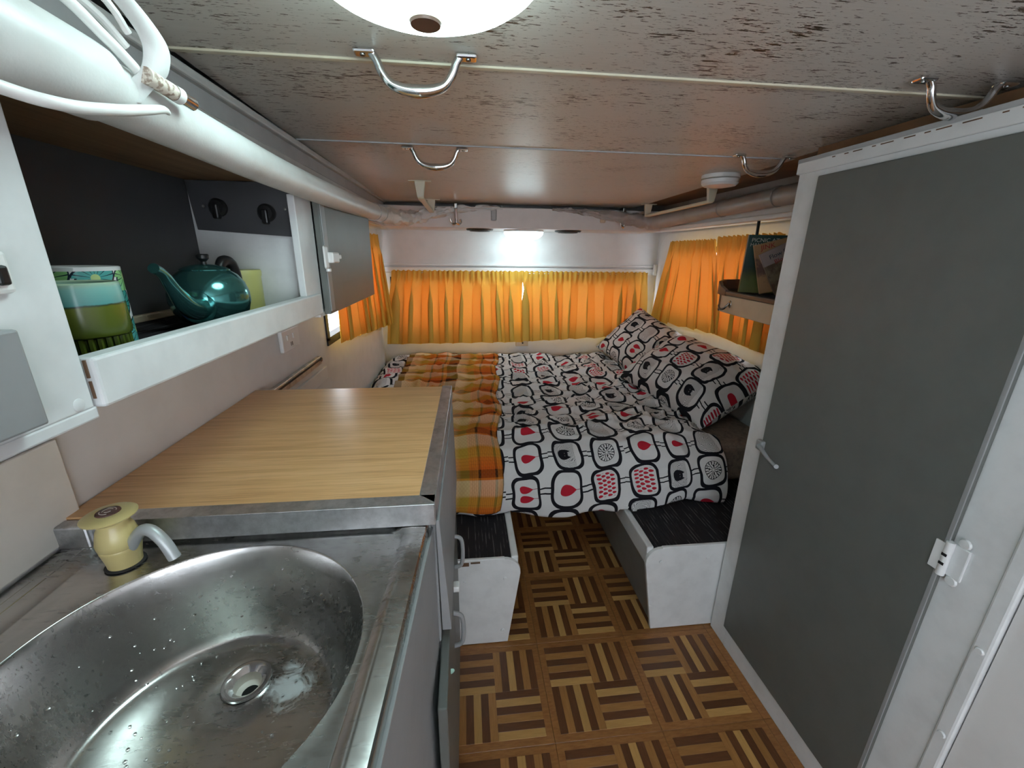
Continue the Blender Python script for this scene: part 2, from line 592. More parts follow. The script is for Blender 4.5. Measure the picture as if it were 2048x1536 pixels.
# ================================================================== mesh helpers
class MB:
    def __init__(self):
        self.bm = bmesh.new()
        self.uv = None

    def box(self, x0, x1, y0, y1, z0, z1, bev=0.0, seg=2):
        b = bmesh.new()
        bmesh.ops.create_cube(b, size=1)
        for v in b.verts:
            v.co = Vector(((x0 + x1) / 2 + v.co.x * (x1 - x0), (y0 + y1) / 2 + v.co.y * (y1 - y0), (z0 + z1) / 2 + v.co.z * (z1 - z0)))
        if bev > 0:
            bmesh.ops.bevel(b, geom=list(b.edges), offset=bev, segments=seg, affect='EDGES', profile=0.5)
        return self._add(b)

    def hexa(self, pts, bev=0.0):
        """8 points: bottom 4 (ccw) then top 4"""
        b = bmesh.new()
        vs = [b.verts.new(p) for p in pts]
        for f in ((3, 2, 1, 0), (4, 5, 6, 7), (0, 1, 5, 4), (1, 2, 6, 5), (2, 3, 7, 6), (3, 0, 4, 7)):
            b.faces.new([vs[k] for k in f])
        if bev > 0:
            bmesh.ops.bevel(b, geom=list(b.edges), offset=bev, segments=2, affect='EDGES', profile=0.5)
        return self._add(b)

    def prism(self, pts, d, bev=0.0):
        """polygon (3d points) extruded by vector d"""
        b = bmesh.new()
        d = Vector(d)
        lo = [b.verts.new(p) for p in pts]
        hi = [b.verts.new(Vector(p) + d) for p in pts]
        n = len(pts)
        b.faces.new(lo[::-1])
        b.faces.new(hi)
        for k in range(n):
            b.faces.new((lo[k], lo[(k + 1) % n], hi[(k + 1) % n], hi[k]))
        bmesh.ops.recalc_face_normals(b, faces=list(b.faces))
        if bev > 0:
            es = [e for e in b.edges if len(e.link_faces) == 2 and e.calc_face_angle(0) > 0.6]
            bmesh.ops.bevel(b, geom=es, offset=bev, segments=2, affect='EDGES', profile=0.5)
        return self._add(b)

    def lathe(self, prof, c=(0, 0, 0), n=40, mat=None, close=True):
        """prof: (r,z) list; around z axis at c, optional 3x3/4x4 matrix applied before the translation"""
        b = bmesh.new()
        c = Vector(c)
        rings = []
        for r, z in prof:
            ring = []
            if r < 1e-6:
                p = Vector((0, 0, z))
                if mat: p = mat @ p
                ring = [b.verts.new(p + c)]
            else:
                for k in range(n):
                    a = 2 * PI * k / n
                    p = Vector((r * math.cos(a), r * math.sin(a), z))
                    if mat: p = mat @ p
                    ring.append(b.verts.new(p + c))
            rings.append(ring)
        for A, B in zip(rings, rings[1:]):
            for k in range(n):
                k2 = (k + 1) % n
                if len(A) == 1 and len(B) == 1: continue
                if len(A) == 1: b.faces.new((A[0], B[k2], B[k]))
                elif len(B) == 1: b.faces.new((A[k], A[k2], B[0]))
                else: b.faces.new((A[k], A[k2], B[k2], B[k]))
        bmesh.ops.recalc_face_normals(b, faces=list(b.faces))
        return self._add(b, True)

    def tube(self, pts, rad, n=12, cap=True, smooth_path=0, flat=1.0):
        P = [Vector(p) for p in pts]
        R = list(rad) if isinstance(rad, (list, tuple)) else [rad] * len(P)
        if smooth_path:
            P, R = catmull(P, R, smooth_path)
        b = bmesh.new()
        rings = []
        up = None
        for k, p in enumerate(P):
            t = (P[min(k + 1, len(P) - 1)] - P[max(k - 1, 0)]).normalized()
            if up is None:
                up = Vector((0, 0, 1)) if abs(t.z) < 0.9 else Vector((1, 0, 0))
            s = t.cross(up).normalized()
            up = s.cross(t).normalized()
            rings.append([b.verts.new(p + (s * math.cos(2 * PI * q / n) + up * math.sin(2 * PI * q / n) * flat) * R[k]) for q in range(n)])
        for A, B in zip(rings, rings[1:]):
            for q in range(n):
                b.faces.new((A[q], A[(q + 1) % n], B[(q + 1) % n], B[q]))
        if cap:
            b.faces.new(rings[0][::-1])
            b.faces.new(rings[-1])
        bmesh.ops.recalc_face_normals(b, faces=list(b.faces))
        return self._add(b, True)

    def grid(self, fn, nu, nv, uvfn=None):
        """fn(u,v) -> point for u,v in 0..1"""
        b = bmesh.new()
        uvl = b.loops.layers.uv.new('UVMap')
        vs = [[b.verts.new(fn(i / nu, j / nv)) for i in range(nu + 1)] for j in range(nv + 1)]
        for j in range(nv):
            for i in range(nu):
                f = b.faces.new((vs[j][i], vs[j][i + 1], vs[j + 1][i + 1], vs[j + 1][i]))
                for lp, (a, c) in zip(f.loops, ((i, j), (i + 1, j), (i + 1, j + 1), (i, j + 1))):
                    w = (a / nu, c / nv)
                    lp[uvl].uv = uvfn(*w) if uvfn else w
        self.uv = True
        return self._add(b, True)

    def _add(self, b, smooth=False):
        for f in b.faces:
            f.smooth = smooth
        if smooth:
            for e in b.edges:
                if len(e.link_faces) == 2 and e.calc_face_angle(0) > 0.62:
                    e.smooth = False
        me = bpy.data.meshes.new('tmp')
        b.to_mesh(me)
        b.free()
        self.bm.from_mesh(me)
        bpy.data.meshes.remove(me)
        return self

    def mesh(self, name, mat, off=(0, 0, 0)):
        o = Vector(off)
        for v in self.bm.verts:
            v.co -= o
        me = bpy.data.meshes.new(name)
        self.bm.to_mesh(me)
        self.bm.free()
        me.materials.append(M(mat))
        return me


def catmull(P, R, k):
    out, ro = [], []
    n = len(P)
    for i in range(n - 1):
        p0, p1, p2, p3 = P[max(i - 1, 0)], P[i], P[i + 1], P[min(i + 2, n - 1)]
        for q in range(k):
            t = q / k
            t2, t3 = t * t, t * t * t
            out.append(0.5 * ((2 * p1) + (p2 - p0) * t + (2 * p0 - 5 * p1 + 4 * p2 - p3) * t2 + (3 * p1 - p0 - 3 * p2 + p3) * t3))
            ro.append(R[i] + (R[i + 1] - R[i]) * t)
    out.append(P[-1])
    ro.append(R[-1])
    return out, ro


def wloc(o):
    v = Vector((0, 0, 0))
    while o is not None:
        v += Vector(o.location)
        o = o.parent
    return v


def tag(o, label=None, cat=None, group=None, kind=None):
    if label: o['label'] = label
    if cat: o['category'] = cat
    if group: o['group'] = group
    if kind: o['kind'] = kind
    return o


def thing(name, loc, label, cat, group=None):
    o = bpy.data.objects.new(name, None)
    o.empty_display_size = 0.05
    COL.objects.link(o)
    o.location = loc
    return tag(o, label, cat, group)


def part(name, mb, mat, parent, base=None, label=None, kind=None):
    """mesh built in world coordinates; becomes a child with its origin at base (default: the parent's origin)"""
    pw = wloc(parent)
    b = Vector(base) if base is not None else pw
    o = bpy.data.objects.new(name, mb.mesh(name, mat, b))
    COL.objects.link(o)
    o.parent = parent
    o.location = b - pw
    if label: o['label'] = label
    if kind: o['kind'] = kind
    return o


def single(name, mb, mat, base, label=None, cat=None, group=None, kind=None):
    o = bpy.data.objects.new(name, mb.mesh(name, mat, base))
    COL.objects.link(o)
    o.location = base
    return tag(o, label, cat, group, kind)


def struct(name, mb, mat, label=None):
    o = bpy.data.objects.new(name, mb.mesh(name, mat))
    COL.objects.link(o)
    o['kind'] = 'structure'
    if label: o['label'] = label
    return o


def copy_tree(o, parent=None):
    c = o.copy()
    COL.objects.link(c)
    c.parent = parent
    for ch in [k for k in bpy.data.objects if k.parent == o]:
        copy_tree(ch, c)
    return c


def button(c, r, h, axis):
    """flat domed disc facing axis"""
    q = Vector((0, 0, 1)).rotation_difference(Vector(axis)).to_matrix()
    return MB().lathe([(0, 0), (r, 0), (r, h * 0.5), (r * 0.8, h), (0, h)], c, 16, q)


# ================================================================== setting
XL, XR, YE, YB = -0.545, 1.31, 2.84, -1.3
ZT = 1.66


def wall_with_hole(axis, p0, p1, a0, a1, h):
    """wall slab between p0..p1 on axis, spanning a0..a1 and 0..ZT, with hole h=(b0,b1,z0,z1)"""
    mb = MB()

    def bx(u0, u1, z0, z1):
        if axis == 'x': mb.box(p0, p1, u0, u1, z0, z1)
        else: mb.box(u0, u1, p0, p1, z0, z1)
    b0, b1, z0, z1 = h
    bx(a0, b0, 0, ZT)
    bx(b1, a1, 0, ZT)
    bx(b0, b1, 0, z0)
    bx(b0, b1, z1, ZT)
    return mb


BW = (-0.40, 1.15, 0.80, 1.42)     # unseen rear window, enlarged for daylight fill: x0 x1 z0 z1
DW = (-1.22, -0.66, 0.70, 1.42)    # unseen side window behind the camera, added to light the wardrobe from the left
LW = (1.70, 2.70, 0.93, 1.30)      # left window y0 y1 z0 z1
EW = (-0.46, 1.22, 0.78, 1.10)     # end window x0 x1 z0 z1
RW = (1.62, 2.62, 0.93, 1.30)
wl_ = wall_with_hole('x', XL - 0.04, XL, 0.3, YE + 0.04, LW)
bm2 = wall_with_hole('x', XL - 0.04, XL, YB, 0.3, DW)
me2 = bpy.data.meshes.new('tmp')
bm2.bm.to_mesh(me2)
wl_.bm.from_mesh(me2)
bpy.data.meshes.remove(me2)
struct('wall_left', wl_, 'white_wall')
struct('wall_end', wall_with_hole('y', YE, YE + 0.04, XL - 0.04, XR + 0.04, EW), 'white_wall')
struct('wall_right', wall_with_hole('x', XR, XR + 0.04, YB, YE + 0.04, RW), 'white_wall')
struct('wall_rear', wall_with_hole('y', YB - 0.04, YB, XL - 0.04, XR + 0.04, BW), 'white_wall')


def window(n, axis, p, h, inward):
    b0, b1, z0, z1 = h
    t = 0.018

    def bx(mb, u0, u1, a, b, d0, d1):
        if axis == 'x': mb.box(p + d0, p + d1, u0, u1, a, b)
        else: mb.box(u0, u1, p + d0, p + d1, a, b)
        return mb
    fr = MB()
    d0, d1 = sorted((-0.035 * inward, 0.006 * inward))
    bx(fr, b0 - t, b1 + t, z0 - t, z0 + 0.012, d0, d1)
    bx(fr, b0 - t, b1 + t, z1 - 0.012, z1 + t, d0, d1)
    bx(fr, b0 - t, b0 + 0.012, z0, z1, d0, d1)
    bx(fr, b1 - 0.012, b1 + t, z0, z1, d0, d1)
    w = struct('window_%d' % n, fr, 'black_rubber')
    g = MB()
    bx(g, b0, b1, z0, z1, -0.022 * inward, -0.018 * inward)
    part('pane', g, 'window_glass', w)
    return w


window(1, 'x', XL, LW, 1)
window(2, 'y', YE, EW, -1)
window(3, 'x', XR, RW, -1)
window(4, 'y', YB, BW, 1)  # rear window out of view, made large for fill from behind
window(5, 'x', XL, DW, 1)  # added opening out of view, sends daylight across to the wardrobe

# ---- floor: vinyl tiles, each a border with four blocks of six strips
floor = struct('floor', MB().box(XL - 0.04, XR + 0.04, YB - 0.04, YE + 0.04, -0.05, -0.0045), 'tile_border')
T = 0.305
tile_me = MB().box(0.0004, T - 0.0004, 0.0004, T - 0.0004, -0.0045, -0.0008, 0.0006, 1).mesh('floor_tile', 'tile_border')
BL = 0.1325
SW = BL / 6
strip_me = {}
for tone in ('strip_dark', 'strip_mid', 'strip_light'):
    strip_me[tone] = MB().box(0.0002, BL - 0.0002, 0.0002, SW - 0.0002, -0.0012, 0.0, 0.0003, 1).mesh('wood_strip', tone)
D_, M_, L_ = 'strip_dark', 'strip_mid', 'strip_light'
seqs = [[D_, M_, D_, L_, D_, M_], [L_, D_, M_, D_, L_, D_], [L_, D_, M_, D_, M_, D_], [M_, D_, L_, D_, M_, D_]]
for iy in range(-2, 3):
    for ix in range(-1, 3):
        t = bpy.data.objects.new('floor_tile', tile_me)
        COL.objects.link(t)
        t.parent = floor
        t.location = (0.219 + T * ix, 1.072 + T * iy, 0)
        if ix == 2:
            continue
        for by in range(2):
            for bx_ in range(2):
                horiz = (bx_ + by) % 2 == 1
                sq = seqs[bx_ + 2 * by]
                ox, oy = 0.02 + BL * bx_, 0.02 + BL * by
                for k in range(6):
                    tone = sq[k] 
                    s = bpy.data.objects.new('wood_strip', strip_me[tone])
                    COL.objects.link(s)
                    s.parent = t
                    if horiz:
                        s.location = (ox, oy + SW * k, 0)
                    else:
                        s.location = (ox + SW * (k + 1), oy, 0)
                        s.rotation_euler = (0, 0, PI / 2)

# ---- ceiling: boards with beading strips between
CZ = lambda y: 1.57 - 0.0139 * y
ceil = struct('ceiling', MB().box(XL - 0.04, XR + 0.04, YB - 0.04, YE + 0.04, 1.66, 1.70), 'white_wall')
seams = [-1.3, -0.35, 0.31, 0.80, 1.295, 2.56]
for y0, y1 in zip(seams, seams[1:]):
    mb = MB().hexa([(-0.435, y0 + 0.0015, CZ(y0)), (1.0, y0 + 0.0015, CZ(y0)), (1.0, y1 - 0.0015, CZ(y1)), (-0.435, y1 - 0.0015, CZ(y1)),
                    (-0.435, y0 + 0.0015, CZ(y0) + 0.012), (1.0, y0 + 0.0015, CZ(y0) + 0.012), (1.0, y1 - 0.0015, CZ(y1) + 0.012), (-0.435, y1 - 0.0015, CZ(y1) + 0.012)])
    part('ceiling_panel', mb, 'ceiling_board', ceil)
for k, y in enumerate(seams[1:-1]):
    w = 0.006 if k < 3 else 0.0028
    part('beading', MB().box(-0.435, 0.985, y - w, y + w, CZ(y) - 0.003, CZ(y) + 0.002, 0.0015), 'cream_plastic' if k < 3 else 'fascia_grey', ceil)
part('ceiling_panel', MB().box(0.985, 1.25, YB, 2.56, 1.552, 1.575), 'brown_board', ceil)

# side fascias and soffits that carry the canvas
struct('trim_1', MB().box(-0.448, -0.424, YB, 2.55, 1.530, 1.546, 0.004), 'fascia_pale', 'pale corner rail along the left ceiling edge')
struct('trim_2', MB().box(-0.452, -0.437, YB, 2.55, 1.497, 1.532, 0.002), 'fascia_grey', 'grey fascia board under the left ceiling rail')
struct('trim_3', MB().box(-0.448, -0.432, YB, 2.55, 1.405, 1.495, 0.002), 'fascia_pale', 'pale lower fascia board above the wall cupboard')
struct('trim_4', MB().box(XL, -0.445, 1.545, YE, 1.402, 1.52), 'white_wall', 'white soffit above the left window')
struct('trim_5', MB().box(1.165, XR, 1.085, YE, 1.412, 1.475, 0.004), 'white_wall', 'white soffit above the right window')
struct('trim_6', MB().box(1.15, 1.172, 1.085, 2.5, 1.405, 1.425, 0.004), 'white_trim', 'white moulding along the right soffit')
struct('trim_7', MB().box(1.2, XR, 1.085, YE, 1.475, 1.60), 'canvas_taupe', 'taupe cloth lining above the right soffit')
beam = struct('trim_8', MB().box(-0.445, 1.165, 2.5, YE, 1.405, 1.515, 0.003), 'white_wall', 'white boxed beam across the end wall')
for x in (0.17, 0.80):
    part('patch', MB().box(x - 0.016, x + 0.016, 2.497, 2.502, 1.445, 1.505, 0.006), 'cream_board' if x > 0.5 else 'fascia_grey', beam, label='worn mark on the beam')
struct('trim_9', MB().box(-0.54, 1.29, 2.822, YE, 1.190, 1.203, 0.003).box(-0.54, 1.29, 2.815, YE, 1.150, 1.180, 0.004), 'white_trim', 'white double moulding above the end window')

# rounded white surround panel on the right wall
def rrect_pts(y0, y1, z0, z1, r, x, n=8):
    pts = []
    for cy, cz, a0 in ((y1 - r, z1 - r, 0), (y0 + r, z1 - r, PI / 2), (y0 + r, z0 + r, PI), (y1 - r, z0 + r, 1.5 * PI)):
        for k in range(n + 1):
            a = a0 + PI / 2 * k / n
            pts.append((x, cy + r * math.cos(a), cz + r * math.sin(a)))
    return pts
def ring_panel(outer, inner, d):
    b = bmesh.new()
    d = Vector(d)
    L = [[b.verts.new(Vector(p) + o) for p in ps] for ps, o in ((outer, Vector()), (inner, Vector()), (outer, d), (inner, d))]
    n = len(outer)
    for k in range(n):
        k2 = (k + 1) % n
        for A, B in ((L[0], L[1]), (L[2], L[3]), (L[0], L[2]), (L[1], L[3])):
            b.faces.new((A[k], A[k2], B[k2], B[k]))
    bmesh.ops.recalc_face_normals(b, faces=list(b.faces))
    return MB()._add(b)
struct('trim_10', ring_panel(rrect_pts(1.09, 2.79, 0.66, 1.402, 0.13, XR), rrect_pts(1.60, 2.64, 0.91, 1.32, 0.03, XR), (-0.012, 0, 0)), 'white_trim', 'white surround panel with rounded corner on the right wall')

# ================================================================== overhead cupboard on the left wall
oc = thing('overhead_cupboard', (-0.44, 0.95, 1.135), 'long white wall cupboard with an open shelf and grey doors, left wall', 'cupboard')
FX = -0.33
part('back_panel', MB().box(-0.544, -0.538, -0.6, 1.53, 1.14, 1.405), 'dark_panel', oc)
part('bottom_board', MB().box(-0.544, FX - 0.01, -0.6, 1.53, 1.137, 1.150), 'white_paint', oc)
part('shelf_liner', MB().box(-0.537, FX - 0.012, 0.388, 0.955, 1.150, 1.1545), 'charcoal_carpet', oc)
part('top_board', MB().box(-0.544, FX - 0.004, -0.6, 1.53, 1.400, 1.408), 'cupboard_wood', oc)
part('back_batten', MB().box(-0.538, -0.528, 0.39, 0.955, 1.1545, 1.166, 0.002), 'cream_board', oc)
part('divider', MB().box(-0.538, FX - 0.006, 0.957, 0.968, 1.15, 1.40), 'white_paint', oc)
part('divider', MB().box(-0.538, FX - 0.012, 0.345, 0.36, 1.15, 1.40), 'dark_panel', oc)
part('end_panel', MB().box(-0.544, FX, 1.52, 1.535, 1.135, 1.40, 0.001), 'white_paint', oc)
part('stile', MB().box(FX - 0.014, FX, 0.12, 0.386, 1.135, 1.376, 0.0015), 'white_paint', oc)
part('stile', MB().box(FX - 0.014, FX, 0.930, 1.024, 1.135, 1.376, 0.0015), 'white_paint', oc)
part('stile', MB().box(FX - 0.014, FX, -0.6, 0.12, 1.135, 1.376, 0.0015), 'white_paint', oc)
part('rail', MB().box(FX - 0.014, FX + 0.007, 0.389, 1.000, 1.133, 1.179, 0.003), 'white_paint', oc)
part('lower_rail', MB().box(FX - 0.014, FX, 0.10, 0.389, 1.124, 1.1355, 0.002), 'white_paint', oc)
part('lower_rail', MB().box(FX - 0.014, FX, 1.0, 1.535, 1.124, 1.1355, 0.002), 'white_paint', oc)
part('crack', MB().box(FX - 0.001, FX + 0.0012, 0.3880, 0.3892, 1.142, 1.158).box(FX - 0.001, FX + 0.0012, 0.3876, 0.3892, 1.161, 1.177), 'chipped_brown', oc)
# grey doors
dr = part('door', MB().box(FX + 0.001, FX + 0.016, 1.026, 1.528, 1.128, 1.378, 0.002), 'grey_paint', oc)
part('door_stop', MB().box(FX + 0.0155, FX + 0.018, 1.028, 1.056, 1.135, 1.376, 0.001), 'grey_frame', dr)
part('catch', MB().box(FX + 0.016, FX + 0.022, 1.012, 1.036, 1.232, 1.282, 0.004)
     .box(FX + 0.018, FX + 0.034, 1.030, 1.078, 1.244, 1.268, 0.003)
     .box(FX + 0.020, FX + 0.028, 1.072, 1.118, 1.252, 1.262, 0.002)
     .lathe([(0, 0), (0.006, 0), (0.006, 0.006), (0, 0.006)], (FX + 0.022, 1.024, 1.226), 12), 'white_plastic', dr, label='white plastic door catch')
dl = part('door', MB().box(FX + 0.001, FX + 0.016, -0.1, 0.328, 1.143, 1.215, 0.002), 'grey_frame', oc)
part('catch', MB().box(FX, FX + 0.006, 0.322, 0.348, 1.238, 1.268, 0.003), 'white_plastic', oc, label='white door catch with black slot')
part('catch_slot', MB().box(FX + 0.004, FX + 0.009, 0.335, 0.343, 1.244, 1.258, 0.002), 'black_plastic', oc)
part('screw_cap', button((FX, 0.372, 1.142), 0.0055, 0.001, (1, 0, 0)), 'white_paint', oc)
# dark plate with two knobs at the top of the divider
pl = part('control_plate', MB().hexa([(-0.529, 0.950, 1.308), (-0.342, 0.950, 1.297), (-0.342, 0.957, 1.297), (-0.529, 0.957, 1.308),
                                      (-0.536, 0.950, 1.399), (-0.337, 0.950, 1.399), (-0.337, 0.957, 1.399), (-0.536, 0.957, 1.399)], 0.001), 'dark_panel', oc)
for x, z in ((-0.482, 1.350), (-0.392, 1.342)):
    k = MB().lathe([(0, 0), (0.017, 0), (0.017, 0.006), (0.013, 0.011), (0.0, 0.012)], (x, 0.950, z), 24, Matrix.Rotation(PI / 2, 3, 'X'))
    k.box(x - 0.006, x + 0.006, 0.932, 0.945, z - 0.022, z + 0.006, 0.003)
    part('knob', k, 'black_plastic', pl)
for x, z in ((-0.510, 1.352), (-0.357, 1.350)):
    part('screw', MB().lathe([(0, 0), (0.003, 0), (0.002, 0.0015), (0, 0.002)], (x, 0.950, z), 10, Matrix.Rotation(PI / 2, 3, 'X')), 'screw', pl)

# ---------------- crockery on the open shelf
SZ = 1.1545


def mug_profile(r, h, foot=0.0, t=0.003):
    return [(0, 0), (r - foot, 0), (r - foot, 0.004), (r, 0.008), (r, h - 0.002), (r - t * 0.5, h), (r - t, h - 0.002), (r - t, 0.006), (0, 0.006)]


GX, GY = -0.400, 0.483
gm = thing('mug', (GX, GY, SZ), 'squat green and turquoise glazed mug with a ribbed base', 'mug')
b = MB()
b.lathe([(0, 0.004), (0.0325, 0.004), (0.0325, 0.026), (0.0375, 0.029), (0.0385, 0.033), (0.0378, 0.06), (0.0365, 0.081), (0.0350, 0.0825), (0.0335, 0.081), (0.0345, 0.035), (0, 0.01)], (GX, GY, SZ), 56)
body = part('body', b, 'green_glaze', gm)
rb = MB()
for k in range(30):
    a = 2 * PI * k / 30
    rb.tube([(GX + 0.0335 * math.cos(a), GY + 0.0335 * math.sin(a), SZ), (GX + 0.0335 * math.cos(a), GY + 0.0335 * math.sin(a), SZ + 0.0275)], 0.0026, 6)
part('ribbed_foot', rb, 'green_glaze', gm)
part('handle', MB().tube([(GX - 0.034, GY - 0.012, SZ + 0.07), (GX - 0.05, GY - 0.02, SZ + 0.066), (GX - 0.056, GY - 0.024, SZ + 0.05), (GX - 0.05, GY - 0.02, SZ + 0.036), (GX - 0.034, GY - 0.012, SZ + 0.034)], 0.005, 10, smooth_path=5), 'green_glaze', gm)

fm = thing('mug', (-0.461, 0.568, SZ), 'tall white mug printed with green, teal and purple flowers', 'mug')
c0 = Vector((-0.461, 0.568, SZ))


def cyl(u, v, c=c0, r=0.040, h=0.094):
    a = 2 * PI * u
    return (c.x + r * math.cos(a), c.y + r * math.sin(a), c.z + h * v)


part('body', MB().grid(lambda u, v: cyl(u, v), 56, 6, lambda u, v: (u * 0.252, v * 0.097)), 'floral_glaze', fm)
part('inside', MB().lathe([(0.040, 0.0), (0, 0.0)], c0, 40).lathe([(0.040, 0.094), (0.0385, 0.095), (0.037, 0.094), (0.037, 0.006), (0, 0.006)], c0, 40), 'white_glaze', fm)
part('handle', MB().tube([(-0.468, 0.606, SZ + 0.078), (-0.467, 0.622, SZ + 0.074), (-0.466, 0.632, SZ + 0.056), (-0.467, 0.628, SZ + 0.034), (-0.468, 0.606, SZ + 0.024)], 0.005, 10, smooth_path=5), 'white_glaze', fm)

tc = Vector((-0.42, 0.752, SZ))
tp = thing('teapot', tc, 'shiny teal metal teapot with curved spout and black handle', 'teapot')
part('body', MB().lathe([(0, 0.0), (0.034, 0.0), (0.044, 0.005), (0.053, 0.018), (0.0575, 0.034), (0.0572, 0.048), (0.0525, 0.064), (0.044, 0.076), (0.033, 0.0845)], tc, 64), 'teal_metal', tp)
part('lid', MB().lathe([(0.0345, 0.0835), (0.0348, 0.0852), (0.026, 0.0895), (0.014, 0.0925), (0, 0.0935)], tc, 48), 'teal_metal', tp)
part('lid_knob', MB().lathe([(0, 0.093), (0.0045, 0.093), (0.004, 0.097), (0.0085, 0.102), (0.009, 0.107), (0.0075, 0.109), (0, 0.109)], tc, 24), 'black_plastic', tp)
sd = Vector((0.16, -0.987, 0)).normalized()
sp = [tc + sd * 0.042 + Vector((0, 0, 0.030)), tc + sd * 0.066 + Vector((0, 0, 0.030)), tc + sd * 0.092 + Vector((0, 0, 0.040)), tc + sd * 0.116 + Vector((0, 0, 0.062)), tc + sd * 0.136 + Vector((0, 0, 0.083)), tc + sd * 0.156 + Vector((0, 0, 0.092))]
part('spout', MB().tube(sp, [0.020, 0.017, 0.0135, 0.0095, 0.0068, 0.0066], 18, smooth_path=6), 'teal_metal', tp)
part('spout_flange', MB().tube([tc + sd * 0.050 + Vector((0, 0, 0.030)), tc + sd * 0.055 + Vector((0, 0, 0.030))], 0.025, 24), 'teal_metal', tp)
hd = Vector((0.05, 0.99, 0)).normalized()
part('handle', MB().tube([tc + hd * 0.034 + Vector((0, 0, 0.078)), tc + hd * 0.050 + Vector((0, 0, 0.096)), tc + hd * 0.072 + Vector((0, 0, 0.092)), tc + hd * 0.082 + Vector((0, 0, 0.066)), tc + hd * 0.075 + Vector((0, 0, 0.040)), tc + hd * 0.054 + Vector((0, 0, 0.030))],
                            [0.006, 0.009, 0.0105, 0.010, 0.008, 0.006], 12, smooth_path=6), 'black_plastic', tp, label='black plastic handle')

cc = Vector((-0.446, 0.921, SZ))
cn = thing('canister', cc, 'pale yellow plastic canister behind the teal teapot', 'canister')
part('body', MB().lathe([(0, 0), (0.031, 0), (0.032, 0.003), (0.0325, 0.066), (0, 0.066)], cc, 40), 'yellow_plastic', cn)
part('lid', MB().lathe([(0.034, 0.066), (0.0345, 0.075), (0.033, 0.078), (0, 0.078)], cc, 40), 'yellow_plastic', cn)

# ================================================================== canvas rolls, cables
def noisy(p, a, f, seed=0.0):
    q = Vector(p) * f + Vector((seed, seed * 1.7, 0))
    return Vector((noise.noise(q), noise.noise(q + Vector((31, 0, 0))), noise.noise(q + Vector((0, 57, 0))))) * a


def canvas_roll(name, pts, rad, wr0, wr1, amp, mat, label, rings=()):
    P, R = catmull([Vector(p) for p in pts], rad, 14)
    n = 28
    L = len(P)
    b = bmesh.new()
    rows = []
    up = Vector((0, 0, 1))
    for k, p in enumerate(P):
        t = (P[min(k + 1, L - 1)] - P[max(k - 1, 0)]).normalized()
        s = t.cross(up).normalized()
        u2 = s.cross(t).normalized()
        f = k / (L - 1)
        w = min(1, max(0, (f - wr0) / max(1e-4, wr1 - wr0)))
        row = []
        for q in range(n):
            a = 2 * PI * q / n
            d = s * math.cos(a) + u2 * math.sin(a)
            pp = p + d * R[k]
            rr = noise.noise(Vector((f * 42, math.cos(a) * 1.3, math.sin(a) * 1.3))) * amp * w
            rr += noise.noise(Vector((f * 90, math.cos(a) * 2.6, math.sin(a) * 2.6 + 9))) * amp * 0.5 * w
            row.append(b.verts.new(pp + d * rr))
        rows.append(row)
    for A, B in zip(rows, rows[1:]):
        for q in range(n):
            b.faces.new((A[q], A[(q + 1) % n], B[(q + 1) % n], B[q]))
    b.faces.new(rows[0][::-1]); b.faces.new(rows[-1])
    bmesh.ops.recalc_face_normals(b, faces=list(b.faces))
    o = thing(name, pts[0], label, 'canvas roll')
    part('roll', MB()._add(b, True), mat, o)
    return o, P, R


lc, P, R = canvas_roll('canvas_roll', [(-0.296, -0.35, 1.400), (-0.297, 0.40, 1.397), (-0.30, 0.8, 1.390), (-0.302, 1.25, 1.393), (-0.318, 1.75, 1.410), (-0.33, 2.12, 1.428), (-0.295, 2.38, 1.440), (-0.17, 2.44, 1.470), (0.0, 2.468, 1.500), (0.22, 2.486, 1.513)],
                [0.0265, 0.0255, 0.024, 0.025, 0.028, 0.031, 0.034, 0.024, 0.013, 0.006], 0.42, 0.62, 0.016, 'canvas', 'rolled pale vinyl canvas under the left ceiling edge')
def sleeve_pts(y0, y1, c0_, r, open_from=0, open_to=2 * PI, t=0.003):
    pass
part('sleeve', MB().tube([(-0.296, -0.36, 1.402), (-0.2965, 0.15, 1.401), (-0.297, 0.40, 1.399), (-0.2975, 0.418, 1.3985)], [0.0325, 0.0315, 0.0300, 0.0285], 32, smooth_path=5), 'canvas', lc)
part('stitching', MB().tube([(-0.2975 + 0.0322 * math.cos(a), 0.322, 1.40 + 0.0322 * math.sin(a)) for a in [(-1.1 + 0.1 * k) for k in range(30)]], 0.0006, 5), 'fascia_grey', lc)
for yy, zz, rr in ((1.62, 1.405, 0.030), (1.74, 1.410, 0.0315)):
    part('tie', MB().lathe([(rr - 0.002, -0.004), (rr, -0.002), (rr, 0.002), (rr - 0.002, 0.004)], (-0.314, yy, zz), 28, Matrix.Rotation(PI / 2, 3, 'X')), 'fascia_grey', lc)
# webbing strap with a loop
st = MB()
def strap(pts, w, wdir):
    P_, _ = catmull([Vector(p) for p in pts], [0] * len(pts), 8)
    wd = Vector(wdir)
    n = len(P_) - 1
    return MB().grid(lambda u, v: P_[min(n, int(round(v * n)))] + wd * ((u - 0.5) * w), 2, n)
s1 = strap([(-0.287, 0.345, 1.462), (-0.272, 0.372, 1.470), (-0.262, 0.415, 1.462), (-0.258, 0.452, 1.440), (-0.262, 0.455, 1.418), (-0.272, 0.446, 1.402), (-0.278, 0.436, 1.388)], 0.020, (0.55, 0.80, 0.05))
so = single('strap', s1, 'canvas', (-0.287, 0.345, 1.44), 'pale webbing strap looped around the cables on the canvas roll', 'strap')
md = so.modifiers.new('thick', 'SOLIDIFY'); md.thickness = 0.0016

